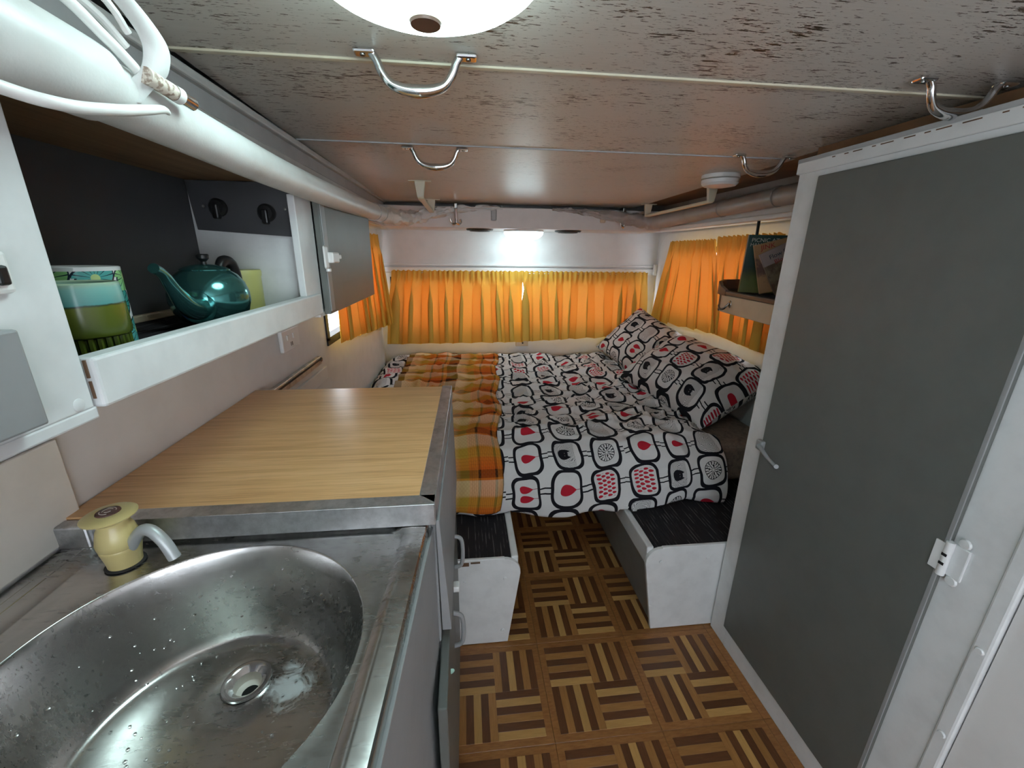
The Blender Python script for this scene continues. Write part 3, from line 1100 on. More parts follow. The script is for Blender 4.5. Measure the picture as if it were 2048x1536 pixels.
cb = thing('aerial_cable', (-0.27, 0.40, 1.43), 'white aerial cable ending in an aged coaxial plug', 'cable')
part('cord', MB().tube([(-0.30, 0.05, 1.462), (-0.290, 0.25, 1.458), (-0.282, 0.38, 1.446), (-0.276, 0.425, 1.428), (-0.272, 0.448, 1.414)], 0.0042, 12, smooth_path=6), 'cable_white', cb)
ax = Vector((0.1, 1.0, -0.10)).normalized()
q = Vector((0, 0, 1)).rotation_difference(ax).to_matrix()
pb = Vector((-0.2655, 0.446, 1.4105))
part('plug_body', MB().lathe([(0, 0), (0.0068, 0), (0.0068, 0.030), (0.0058, 0.030), (0, 0.030)], pb, 24, q), 'aged_ivory', cb)
part('plug_collar', MB().lathe([(0.0072, 0.030), (0.0072, 0.038), (0, 0.038)], pb, 24, q), 'cable_white', cb)
part('plug_shell', MB().lathe([(0.006, 0.038), (0.006, 0.054), (0.0052, 0.054), (0.0052, 0.040), (0, 0.040)], pb, 24, q), 'chrome', cb)
part('plug_pin', MB().lathe([(0.0012, 0.038), (0.0012, 0.050), (0, 0.052)], pb, 10, q), 'chrome', cb)
single('loose_cable', MB().tube([(-0.282, 0.12, 1.366), (-0.276, 0.30, 1.362), (-0.262, 0.345, 1.360), (-0.255, 0.385, 1.368), (-0.254, 0.42, 1.378), (-0.258, 0.448, 1.386), (-0.262, 0.462, 1.387)], [0.0042, 0.0042, 0.0042, 0.004, 0.0038, 0.0032, 0.0018], 12, smooth_path=7), 'cable_white', (-0.262, 0.40, 1.38), 'white cable hanging across the front of the left canvas roll', 'cable')
for k, dz in enumerate((0.0, 0.010)):
    single('thin_cable', MB().tube([(-0.318 + k * 0.012, 0.02, 1.474 + dz), (-0.306 + k * 0.012, 0.25, 1.470 + dz), (-0.286 + k * 0.010, 0.41, 1.452 + dz), (-0.276 + k * 0.004, 0.447, 1.430 + dz)], 0.0034 - 0.0006 * k, 10, smooth_path=6), 'cable_white', (-0.30, 0.2, 1.47),
           ('white cable bundled under the strap beside the canvas roll', 'thinner white cable nearest the fascia in the bundle')[k], 'cable')

rc, P, R = canvas_roll('canvas_roll', [(1.135, 1.10, 1.485), (1.135, 1.3, 1.482), (1.135, 1.7, 1.474), (1.132, 2.0, 1.468), (1.125, 2.25, 1.462), (1.06, 2.42, 1.452), (0.90, 2.445, 1.470), (0.70, 2.468, 1.496), (0.50, 2.486, 1.512)],
                [0.034, 0.034, 0.033, 0.033, 0.036, 0.040, 0.030, 0.014, 0.005], 0.45, 0.75, 0.012, 'canvas_taupe', 'rolled taupe canvas above the right window')
for yy in (1.52, 1.86):
    part('tie', MB().lathe([(0.033, -0.006), (0.0365, -0.004), (0.0365, 0.004), (0.033, 0.006)], (1.134, yy, 1.479 if yy < 1.6 else 1.471), 28, Matrix.Rotation(PI / 2, 3, 'X')), 'canvas_taupe', rc)
# ================================================================== things on the ceiling
def pull_handle(name, label):
    """chrome D handle hanging under z=0, long axis x"""
    o = thing(name, (0, 0, 0), label, 'handle', 'chrome pull handles on the ceiling')
    P_ = [(-0.067, 0, -0.003), (-0.060, 0.001, -0.012), (-0.054, 0.003, -0.026), (-0.042, 0.006, -0.040), (-0.022, 0.008, -0.047), (0, 0.008, -0.049), (0.022, 0.008, -0.047), (0.042, 0.006, -0.040), (0.054, 0.003, -0.026), (0.060, 0.001, -0.012), (0.067, 0, -0.003)]
    part('grip', MB().tube(P_, [0.006, 0.0062, 0.0064, 0.0066, 0.0085, 0.0098, 0.0085, 0.0066, 0.0064, 0.0062, 0.006], 14, smooth_path=5), 'chrome', o)
    for s in (-1, 1):
        part('foot', MB().box(min(s * 0.06, s * 0.092), max(s * 0.06, s * 0.092), -0.010, 0.010, -0.007, 0.0, 0.003), 'chrome', o)
        part('screw', MB().lathe([(0.004, -0.0065), (0.0038, -0.0085), (0, -0.0095)], (s * 0.079, 0, 0), 12), 'dark_chrome', o)
    return o


hl = ['chrome pull handle nearest the big ceiling lamp', 'chrome pull handle on the ceiling above the bed, left of centre',
      'chrome pull handle above the tall grey wardrobe door', 'chrome pull handle between the smoke alarm and wardrobe top']
h0 = pull_handle('grab_bar', hl[0])
for k, (x, y, rz) in enumerate(((-0.066, 0.762, -0.02), (-0.075, 1.325, -0.02), (0.850, 0.735, -0.02), (0.873, 1.262, -0.02))):
    h = h0 if k == 0 else copy_tree(h0)
    h.location = (x, y, CZ(y))
    h.rotation_euler = (-0.0139, 0, rz)
    h['label'] = hl[k]


def lamp(name, loc, r, h, matname, label, knob, base=0.012):
    o = thing(name, loc, label, 'lamp')
    c = Vector(loc)
    part('base', MB().lathe([(0, 0), (r * 1.0, 0), (r * 1.02, -base), (r * 0.9, -base - 0.001), (0, -base)], c, 56), 'white_plastic', o)
    pr = [(r, -base)]
    for k in range(1, 9):
        a = PI / 2 * k / 8
        pr.append((r * math.cos(a), -base - h * math.sin(a)))
    pr[-1] = (0, -base - h)
    part('dome', MB().lathe(pr, c, 48), matname, o)
    if knob:
        kz = -base - h
        part('finial', MB().lathe([(0.0165, kz + 0.006), (0.017, kz - 0.010), (0.016, kz - 0.012), (0.0, kz - 0.012)], c, 32), 'cream_plastic', o)
        part('finial_cap', MB().lathe([(0.0158, kz - 0.012), (0.0150, kz - 0.0145), (0.0, kz - 0.015)], c, 32), 'shelf_brown', o)
    else:
        kz = -base - h
        part('finial', MB().lathe([(0.008, kz + 0.002), (0.006, kz - 0.004), (0, kz - 0.005)], c, 20), 'white_plastic', o)
    return o


lamp('ceiling_lamp', (-0.034, 0.520, CZ(0.520)), 0.128, 0.046, 'lamp_dome_main', 'large round lit glass dome lamp on the ceiling', True)
lamp('dome_lamp', (0.357, 2.622, 1.405), 0.118, 0.052, 'lamp_dome_end', 'small lit dome lamp under the end wall beam', False)
for k, (x, lb) in enumerate(((0.095, 'flat black disc under the beam, left of the dome lamp'), (0.622, 'flat black disc under the beam, right of the dome lamp'))):
    v = thing('round_vent', (x, 2.60, 1.405), lb, 'vent', 'black discs under the beam')
    part('rim', MB().lathe([(0, 0), (0.078, 0), (0.080, -0.004), (0.074, -0.009), (0.0, -0.009)], (x, 2.60, 1.405), 40), 'black_plastic', v)
    part('grille', MB().lathe([(0.060, -0.009), (0.058, -0.013), (0.03, -0.015), (0, -0.015)], (x, 2.60, 1.405), 32), 'black_rubber', v)

# cream folding stays under the ceiling
def stay(name, x0, y0, x1, y1, label):
    o = thing(name, (x0, y0, CZ(y0)), label, 'bracket', 'cream ceiling stays')
    z0, z1 = CZ(y0), CZ(y1)
    part('mount', MB().box(x0 - 0.045, x0 + 0.045, y0 - 0.012, y0 + 0.012, z0 - 0.004, z0, 0.001), 'cream_plastic', o)
    part('mount', MB().box(x1 - 0.045, x1 + 0.045, y1 - 0.012, y1 + 0.012, z1 - 0.004, z1, 0.001), 'cream_plastic', o)
    for x, y, z in ((x0, y0, z0), (x1, y1, z1)):
        part('bracket_arm', MB().hexa([(x - 0.013, y - 0.006, z - 0.063), (x + 0.013, y - 0.006, z - 0.063), (x + 0.013, y + 0.006, z - 0.063), (x - 0.013, y + 0.006, z - 0.063),
                                       (x - 0.021, y - 0.010, z - 0.003), (x + 0.021, y - 0.010, z - 0.003), (x + 0.021, y + 0.010, z - 0.003), (x - 0.021, y + 0.010, z - 0.003)], 0.002), 'cream_plastic', o)
    part('bar', MB().hexa([(x0 - 0.012, y0, z0 - 0.066), (x0 + 0.012, y0, z0 - 0.066), (x1 + 0.012, y1, z1 - 0.066), (x1 - 0.012, y1, z1 - 0.066),
                           (x0 - 0.012, y0, z0 - 0.055), (x0 + 0.012, y0, z0 - 0.055), (x1 + 0.012, y1, z1 - 0.055), (x1 - 0.012, y1, z1 - 0.055)], 0.002), 'cream_plastic', o)


stay('ceiling_stay', -0.170, 1.86, -0.165, 2.40, 'cream folding stay under the ceiling, beside the left canvas roll')
stay('ceiling_stay', 1.015, 1.76, 1.005, 2.36, 'cream folding stay under the ceiling, next to the smoke alarm')
sm = thing('smoke_alarm', (0.925, 1.56, CZ(1.56)), 'round white smoke alarm on the ceiling', 'alarm')
cs = Vector((0.925, 1.56, CZ(1.56)))
part('base', MB().lathe([(0, 0), (0.064, 0), (0.065, -0.012), (0.06, -0.015), (0.0, -0.015)], cs, 48), 'white_plastic', sm)
part('slot', MB().lathe([(0.0575, -0.014), (0.0575, -0.018), (0.0, -0.018)], cs, 48), 'black_plastic', sm)
part('cover', MB().lathe([(0.063, -0.0165), (0.062, -0.028), (0.054, -0.036), (0.03, -0.040), (0, -0.041)], cs, 48), 'white_plastic', sm)

# hooks hanging on the beam
for k, (x, lb) in enumerate(((-0.040, 'chrome double hook on the beam, left of the dome lamp'), (0.905, 'chrome hook on the beam beside the right ceiling stay'))):
    o = thing('coat_hook', (x, 2.499, 1.46), lb, 'hook', 'chrome hooks on the end beam')
    part('stem', MB().tube([(x, 2.478, 1.522), (x, 2.452, 1.505), (x + 0.002, 2.446, 1.46), (x + 0.003, 2.442, 1.425)], [0.007, 0.009, 0.010, 0.0085], 14, smooth_path=4), 'chrome', o)
    part('mount', MB().box(x - 0.009, x + 0.009, 2.440, 2.501, 1.498, 1.526, 0.003), 'dark_chrome', o)
    if k == 0:
        part('prong', MB().tube([(x + 0.002, 2.442, 1.426), (x - 0.014, 2.436, 1.420), (x - 0.026, 2.432, 1.434), (x - 0.032, 2.430, 1.452)], [0.005, 0.005, 0.0045, 0.003], 10, smooth_path=5), 'dark_chrome', o)
        part('prong', MB().tube([(x + 0.003, 2.442, 1.426), (x + 0.018, 2.436, 1.420), (x + 0.028, 2.432, 1.430), (x + 0.024, 2.430, 1.444)], [0.005, 0.006, 0.006, 0.006], 10, smooth_path=5), 'chrome', o)
    else:
        part('prong', MB().tube([(x + 0.002, 2.442, 1.426), (x - 0.006, 2.430, 1.418), (x - 0.018, 2.425, 1.428), (x - 0.022, 2.425, 1.442)], [0.006, 0.006, 0.005, 0.005], 10, smooth_path=5), 'chrome', o)

# ================================================================== curtains
def curtain(name, A, B, Abot, Bbot, z1, z0a, z0b, nf, inward, label, seed, group, amp=0.026):
    """A,B top plan points; Abot,Bbot bottom plan points; inward: unit vector into the room"""
    A, B, Ab, Bb = [Vector((*p, 0)) for p in (A, B, Abot, Bbot)]
    inw = Vector((*inward, 0))
    W = (B - A).length
    rnd = random.Random(seed)
    ph = [rnd.uniform(-0.9, 0.9) for _ in range(40)]
    am = [rnd.uniform(0.35, 1.3) for _ in range(40)]
    nu, nv = max(160, int(nf * 16)), 34

    def fn(u, v):
        # v: 0 bottom, 1 top
        x = u * nf
        k = int(min(nf - 1, max(0, math.floor(x))))
        warp = 0.12 * math.sin(2 * PI * u * 2.3 + seed) / nf * 1.5
        uu = min(1, max(0, u + warp * (1 - v) * u * (1 - u) * 4))
        a_ = am[k] + (am[k + 1] - am[k]) * (x - k)
        p_ = ph[k] + (ph[k + 1] - ph[k]) * (x - k)
        th = 2 * PI * x + p_ * 1.2
        lam = W / nf
        s = math.sin(th)
        grow = 0.45 + 0.55 * (1 - v) ** 0.7
        tw = min(1.0, max(0.0, (v - 0.80) / 0.12))
        tw2 = min(1.0, max(0.0, (v - 0.55) / 0.35))
        off = amp * a_ * s * grow
        hf = 0.0060 * math.sin(2 * PI * x * 3.2 + p_ * 3) + 0.003 * math.sin(2 * PI * x * 5.3)
        off = off * (1 - 0.8 * tw) + hf * tw
        pl_ = (A.lerp(B, uu)) * v + (Ab.lerp(Bb, uu)) * (1 - v)
        lat = (B - A).normalized() * (lam * (0.24 * math.sin(2 * th) + 0.10 * math.cos(th)) * min(1.3, a_ * 1.1) * (1 - 0.9 * tw2))
        z0 = z0a + (z0b - z0a) * u + 0.008 * math.sin(2 * PI * x + p_)
        zt = z1 + 0.004 * math.sin(2 * PI * x * 3.2 + p_ * 3)
        p = pl_ + lat + inw * (off + 0.002)
        p.z = z0 + (zt - z0) * v
        return p
    o = single(name, MB().grid(fn, nu, nv, lambda u, v: (u * W * 1.6, v * 0.5)), 'gold_curtain', ((A.x + B.x) / 2, (A.y + B.y) / 2, z0a), label, 'curtain', group)
    return o


g = 'mustard gathered curtains'
curtain('curtain', (-0.46, 2.800), (0.380, 2.800), (-0.50, 2.770), (0.405, 2.775), 1.160, 0.690, 0.695, 8, (0, -1), 'left mustard curtain of the pair on the end window', 3, g)
curtain('curtain', (0.372, 2.804), (1.235, 2.800), (0.385, 2.790), (1.24, 2.775), 1.160, 0.695, 0.735, 8, (0, -1), 'right mustard curtain of the pair on the end window', 5, g)
curtain('curtain', (-0.512, 2.70), (-0.512, 1.78), (-0.488, 2.79), (-0.498, 1.72), 1.365, 0.82, 0.92, 8, (1, 0), 'mustard curtain on the left wall behind the grey cupboard door', 8, g)
curtain('curtain', (1.265, 2.09), (1.265, 2.565), (1.262, 1.93), (1.255, 2.70), 1.352, 0.895, 0.855, 5, (-1, 0), 'mustard curtain on the right wall nearest the back pillow', 11, g, 0.018)
curtain('curtain', (1.262, 1.62), (1.262, 2.075), (1.258, 1.600), (1.258, 2.02), 1.362, 0.875, 0.895, 4, (-1, 0), 'mustard curtain on the right wall behind the books', 14, g, 0.022)
for nm, a, b_, lb in (('curtain_wire', (-0.50, 2.808, 1.146), (1.27, 2.808, 1.146), 'thin curtain wire across the end window'),
                      ('curtain_wire', (-0.520, 1.65, 1.350), (-0.520, 2.78, 1.350), 'thin curtain wire over the left window'),
                      ('curtain_wire', (1.280, 1.50, 1.350), (1.280, 2.62, 1.345), 'thin curtain wire over the right window')):
    single(nm, MB().tube([a, b_], 0.003, 8), 'white_plastic', a, lb, 'wire', 'curtain wires')
tb = thing('track_bracket', (1.288, 2.80, 1.165), 'small white end bracket at the right end of the curtain moulding', 'bracket')
part('plate', MB().box(1.278, 1.300, 2.798, 2.815, 1.140, 1.212, 0.003), 'white_trim', tb)
part('hook', MB().box(1.270, 1.282, 2.790, 2.800, 1.150, 1.162, 0.002), 'white_trim', tb)
wb = thing('window_catch', (0.40, 2.83, 0.68), 'small cream wooden block under the middle of the end curtains', 'block')
part('block', MB().box(0.345, 0.430, 2.815, 2.84, 0.655, 0.705, 0.003), 'cream_board', wb)
part('screw', MB().lathe([(0.006, 0), (0.005, 0.002), (0, 0.002)], (0.392, 2.815, 0.678), 12, Matrix.Rotation(PI / 2, 3, 'X')), 'black_plastic', wb)

# ================================================================== left wall fittings
ot = thing('power_outlet', (XL, 1.32, 1.012), 'white power outlet on the left wall below the cupboard', 'outlet')
part('plate', MB().box(XL, XL + 0.012, 1.262, 1.392, 0.980, 1.045, 0.004), 'white_plastic', ot)
for y in (1.30, 1.345):
    part('switch', MB().box(XL + 0.011, XL + 0.015, y - 0.007, y + 0.007, 1.012, 1.028, 0.002), 'white_plastic', ot)
part('slots', MB().box(XL + 0.0115, XL + 0.0125, 1.318, 1.322, 0.992, 1.004).box(XL + 0.0115, XL + 0.0125, 1.328, 1.332, 0.992, 1.004), 'black_plastic', ot)
tr = thing('table_rail', (XL, 1.37, 0.885), 'long aluminium table rail fixed low on the left wall', 'rail')
part('channel', MB().box(XL, XL + 0.014, 1.10, 1.56, 0.872, 0.902, 0.002), 'aluminium', tr)
part('groove', MB().box(XL + 0.013, XL + 0.0155, 1.10, 1.548, 0.889, 0.895), 'black_rubber', tr)
part('end_stop', button((XL + 0.014, 1.553, 0.890), 0.008, 0.004, (1, 0, 0)), 'dark_chrome', tr)
part('ledge', MB().box(XL, XL + 0.010, 1.10, 1.62, 0.80, 0.848, 0.002), 'white_trim', tr)
single('splash_panel', MB().box(XL, XL + 0.007, -0.1, 0.562, 0.893, 1.03, 0.002), 'splash_cream', (XL, 0.3, 0.893), 'cream laminate splash panel on the wall behind the sink', 'panel')
single('upper_splash', MB().box(XL, XL + 0.003, -0.1, 0.60, 1.032, 1.130, 0.001), 'fascia_grey', (XL, 0.3, 1.032), 'grey strip of wall between splash panel and cupboard', 'panel')

# ================================================================== kitchen: base cupboard, oak lid, sink
KX = -0.052
kc = thing('kitchen_cupboard', (-0.3, 0.5, 0), 'grey and white kitchen base cupboard under the sink and oak top', 'cupboard')
part('carcass', MB().box(XL, -0.13, -0.6, 0.55, 0.05, 0.54, 0.001).box(XL, KX - 0.008, 0.55, 1.083, 0.05, 0.54, 0.001).box(XL, KX - 0.008, 0.55, 1.083, 0.54, 0.885), 'grey_frame', kc)
part('plinth', MB().box(XL, KX - 0.05, -0.6, 1.083, 0.0, 0.05), 'dark_panel', kc)
part('front_frame', MB().box(KX - 0.008, KX, 0.555, 1.086, 0.03, 0.888, 0.001), 'grey_frame', kc)
part('sink_front', MB().hexa([(-0.128, -0.30, 0.03), (-0.1115, -0.30, 0.03), (-0.0535, 0.553, 0.03), (-0.070, 0.553, 0.03), (-0.128, -0.30, 0.868), (-0.1125, -0.30, 0.868), (-0.0555, 0.553, 0.868), (-0.070, 0.553, 0.868)], 0.001), 'grey_frame', kc)
# leaning drawer front beside the sink, then the lower door fronts
part('drawer_front', MB().hexa([(-0.050, 0.560, 0.655), (-0.0345, 0.560, 0.655), (-0.0345, 1.06, 0.655), (-0.050, 1.06, 0.655),
                                (-0.0515, 0.545, 0.884), (-0.046, 0.545, 0.884), (-0.040, 1.06, 0.884), (-0.051, 1.06, 0.884)], 0.001), 'grey_frame', kc)
d2 = part('door', MB().box(KX, KX + 0.014, 0.44, 0.74, 0.10, 0.64, 0.002), 'grey_paint', kc)
d3 = part('door', MB().box(KX, KX + 0.013, 0.76, 1.07, 0.06, 0.64, 0.002), 'grey_paint', kc)


def pull(zc, yc, parent):
    mb = MB().tube([(KX + 0.013, yc, zc + 0.045), (KX + 0.030, yc, zc + 0.036), (KX + 0.034, yc, zc), (KX + 0.030, yc, zc - 0.036), (KX + 0.013, yc, zc - 0.045)], 0.005, 10, smooth_path=5)
    part('pull_handle', mb, 'grey_frame', parent)


pull(0.585, 0.84, d3)
pull(0.50, 0.70, d2)
part('catch', MB().box(KX + 0.012, KX + 0.026, 0.748, 0.768, 0.552, 0.566, 0.002), 'white_plastic', kc)
part('hinge', MB().box(KX + 0.004, KX + 0.018, 0.43, 0.446, 0.40, 0.455, 0.003).box(KX + 0.0, KX + 0.012, 0.422, 0.438, 0.415, 0.44, 0.003), 'white_plastic', kc)
part('paint_chip', button((-0.0375, 0.548, 0.575), 0.006, 0.001, (0.3, -1, 0)), 'mint_paint', kc)

ok = thing('oak_worktop', (-0.3, 0.8, 0.89), 'oak laminate lid with aluminium edging over the cooker', 'worktop')
part('board', MB().box(XL + 0.002, -0.062, 0.540, 1.086, 0.893, 0.9245), 'oak_laminate', ok)
part('edging', MB().box(-0.5, -0.050, 0.5265, 0.539, 0.890, 0.9245, 0.001).box(-0.512, -0.050, 0.526, 0.552, 0.9235, 0.9255, 0.0005), 'aluminium', ok)
part('edging', MB().hexa([(-0.064, 0.530, 0.890), (-0.049, 0.530, 0.890), (-0.0395, 1.090, 0.890), (-0.058, 1.090, 0.890),
                          (-0.074, 0.552, 0.9255), (-0.0495, 0.530, 0.9255), (-0.040, 1.090, 0.9255), (-0.066, 1.090, 0.9255)], 0.0008), 'aluminium', ok)
part('end_cap', MB().box(XL + 0.004, -0.5, 0.520, 0.540, 0.888, 0.922, 0.003), 'aluminium', ok)

# ---- stainless sink bench
sk = thing('sink_bench', (-0.3, 0.25, 0.88), 'stainless steel sink bench with one round bowl', 'sink')
SCX, SCY, SRZ = -0.287, 0.343, 0.889
NA = 192
corners_out = [(-0.062, 0.556), (XL + 0.006, 0.556), (XL + 0.006, -0.25), (-0.114, -0.25)]


def rrect_ray(cx, cy, quad, rad, ang):
    """distance from (cx,cy) along angle to the rounded convex quad"""
    d = Vector((math.cos(ang), math.sin(ang)))
    lo, hi = 0.0, 2.0
    cen = Vector((sum(p[0] for p in quad) / 4, sum(p[1] for p in quad) / 4))
    hp = []
    for k in range(4):
        a, b_ = Vector(quad[k]), Vector(quad[(k + 1) % 4])
        n_ = Vector((b_.y - a.y, -(b_.x - a.x))).normalized()
        if (cen - a).dot(n_) > 0: n_ = -n_
        hp.append((a, n_))

    def sdf(p):
        ds = [(p - a).dot(n_) + rad for a, n_ in hp]
        m1 = max(ds)
        pos = [x for x in ds if x > 0]
        return (math.sqrt(sum(x * x for x in pos)) if pos else m1) - rad
    for _ in range(30):
        mid = (lo + hi) / 2
        if sdf(Vector((cx, cy)) + d * mid) < 0: lo = mid
        else: hi = mid
    return lo


tray_hi = [(-0.088, 0.536), (-0.500, 0.536), (-0.500, -0.22), (-0.134, -0.22)]
tray_lo = [(-0.094, 0.529), (-0.490, 0.529), (-0.490, -0.21), (-0.140, -0.21)]
groove1 = [(-0.080, 0.544), (-0.520, 0.544), (-0.520, -0.235), (-0.126, -0.235)]
angs = [2 * PI * k / NA for k in range(NA)]
DCX, DCY = -0.283, 0.421
FCX, FCY, FR = -0.292, 0.352, 0.122
ZF = 0.757


def circ(cx, cy, r, z):
    return [(cx + r * math.cos(a), cy + r * math.sin(a), z) for a in angs]


def quadring(quad, rad, z):
    out = []
    for a in angs:
        d = rrect_ray(SCX, SCY, quad, rad, a)
        out.append((SCX + d * math.cos(a), SCY + d * math.sin(a), z))
    return out


rings = [circ(DCX, DCY, 0.0155, ZF - 0.024), circ(DCX, DCY, 0.016, ZF - 0.012), circ(DCX, DCY, 0.0265, ZF - 0.005)]
for t in (0.25, 0.5, 0.75, 0.94):
    rings.append(circ(DCX + (FCX - DCX) * t, DCY + (FCY - DCY) * t, 0.0265 + (FR - 0.0265) * t, ZF - 0.005 * (1 - t)))
rings.append(circ(FCX, FCY, FR, ZF + 0.0012))
rings.append(circ(FCX, FCY, FR + 0.0035, ZF + 0.0025))
prof = [(0.10, 0.006), (0.25, 0.022), (0.45, 0.050), (0.62, 0.076), (0.78, 0.099), (0.92, 0.1165), (1.0, 0.1235)]
for t, dz in prof:
    rings.append(circ(FCX + (SCX - FCX) * t, FCY + (SCY - FCY) * t, FR + (0.1697 - FR) * (t ** 0.8), ZF + dz))
zt = SRZ - 0.006
rings.append(circ(SCX, SCY, 0.1706, zt - 0.0005))
rings.append(circ(SCX, SCY, 0.1712, zt))
rings.append(circ(SCX, SCY, 0.1735, zt))
# circle pressed in: keep rings from crossing the tray edge
tl = quadring(tray_lo, 0.03, zt)
rings.append([(SCX + (p[0] - SCX) * 0.985, SCY + (p[1] - SCY) * 0.985, zt) for p in tl])
rings.append(quadring(tray_lo, 0.03, zt + 0.0008))
rings.append(quadring(tray_hi, 0.034, SRZ - 0.0005))
rings.append(quadring(groove1, 0.036, SRZ + 0.0005))
rings.append(quadring(corners_out, 0.006, SRZ))
rings.append(quadring([(p[0] + 0.002 * (1 if p[0] > -0.3 else 0), p[1]) for p in corners_out], 0.004, SRZ - 0.002))
rings.append(quadring([(p[0] + 0.002 * (1 if p[0] > -0.3 else 0), p[1]) for p in corners_out], 0.004, SRZ - 0.022))
b = bmesh.new()
vr = [[b.verts.new(p) for p in ring] for ring in rings]
for A, B in zip(vr, vr[1:]):
    for k in range(NA):
        b.faces.new((A[k], A[(k + 1) % NA], B[(k + 1) % NA], B[k]))
bmesh.ops.recalc_face_normals(b, faces=list(b.faces))
part('bowl_and_top', MB()._add(b, True), 'stainless', sk, base=(0, 0, 0))
dz0 = ZF - 0.005
dn = part('drain_ring', MB().lathe([(0.0285, 0.0005), (0.0275, 0.0025), (0.024, 0.0025), (0.021, 0.0005), (0.017, -0.003), (0.0158, -0.004)], (DCX, DCY, dz0), 48), 'chrome', sk)
part('drain_pipe', MB().lathe([(0.0158, -0.004), (0.0150, -0.016), (0.0105, -0.018), (0.0, -0.018)], (DCX, DCY, dz0), 32), 'splash_cream', dn)
part('drain_hole', MB().lathe([(0.0098, -0.0172), (0.0, -0.0172)], (DCX + 0.002, DCY - 0.002, dz0), 24), 'dark_void', dn)
# drainer grooves at the wall side
for k in range(2):
    x = -0.512 - 0.012 * k
    part('drainer_rib', MB().tube([(x, -0.2, SRZ - 0.0005), (x, 0.53, SRZ - 0.0005)], 0.0028, 8, flat=0.6), 'stainless', sk, base=(0, 0, 0))
# water drops in the bowl
wd = MB()
rd = random.Random(3)
for k in range(210):
    a = rd.uniform(0, 2 * PI)
    if rd.random() < 0.5:
        t = rd.uniform(0.1, 0.85)
        rr = FR + (0.168 - FR) * (t ** 0.8) - 0.0005
        z = ZF + [dz for tt, dz in prof if tt >= t - 0.17][0] if False else ZF + 0.125 * t ** 1.15 + 0.0015
        p = (SCX + (rr - 0.003) * math.cos(a), SCY + (rr - 0.003) * math.sin(a), z)
    else:
        rr = FR * math.sqrt(rd.uniform(0.05, 0.95))
        p = (FCX + rr * math.cos(a), FCY + rr * math.sin(a), ZF + 0.0003 - 0.005 * (1 - rr / FR))
        if (p[0] - DCX) ** 2 + (p[1] - DCY) ** 2 < 0.032 ** 2: continue
    s = rd.uniform(0.0008, 0.0022)
    wd.lathe([(0, s * 0.8), (s * 0.7, s * 0.6), (s, 0.0), (s * 0.9, -s * 0.3), (0, -s * 0.4)], p, 8)
part('water_droplets', wd, 'water', sk, kind='stuff')

# ---- tap
TX, TY = -0.441, 0.493
tz = SRZ - 0.006
tp2 = thing('tap', (TX, TY, tz), 'cream yellow pump tap with a grey spout beside the bowl', 'tap')
part('gasket', MB().lathe([(0, 0.0005), (0.0205, 0.0005), (0.021, 0.002), (0.0190, 0.003), (0, 0.003)], (TX, TY, tz), 40), 'black_rubber', tp2)
part('body', MB().lathe([(0, 0.002), (0.0175, 0.002), (0.0182, 0.010), (0.0212, 0.026), (0.0215, 0.029), (0.0210, 0.030), (0.0222, 0.032), (0.0226, 0.038), (0.0190, 0.054), (0.0160, 0.060), (0.0160, 0.066), (0, 0.066)], (TX, TY, tz), 48), 'tap_yellow', tp2)
KX2 = TX - 0.002
kn = part('knob', MB().lathe([(0.015, 0.063), (0.018, 0.066), (0.025, 0.0700), (0.0275, 0.0715), (0.0278, 0.0730), (0.025, 0.0750), (0.015, 0.0768), (0, 0.0772)], (KX2, TY, tz), 56, None), 'tap_yellow', tp2)
part('badge', MB().lathe([(0.0125, 0.0768), (0.0120, 0.0780), (0, 0.0786)], (KX2, TY, tz), 40), 'brown_badge', kn, label='brown disc with a pale emblem')
em = MB()
for r_, a0, a1 in ((0.008, 0.3, 2.2), (0.0055, 1.0, 3.6), (0.008, 3.4, 5.2), (0.0035, 4.2, 6.2)):
    em.tube([(KX2 + r_ * math.cos(a0 + (a1 - a0) * q / 10), TY + r_ * math.sin(a0 + (a1 - a0) * q / 10), tz + 0.0784) for q in range(11)], 0.0005, 6)
part('emblem', em, 'pale_mark', kn)
sdv = Vector((0.97, -0.24, 0))
o0 = Vector((TX, TY, tz))
part('spout', MB().tube([o0 + sdv * 0.014 + Vector((0, 0, 0.026)), o0 + sdv * 0.026 + Vector((0, 0, 0.042)), o0 + sdv * 0.040 + Vector((0, 0, 0.055)), o0 + sdv * 0.053 + Vector((0, 0, 0.0545)), o0 + sdv * 0.066 + Vector((0, 0, 0.040)), o0 + sdv * 0.075 + Vector((0, 0, 0.018))], 0.0070, 18, smooth_path=7), 'spout_grey', tp2)

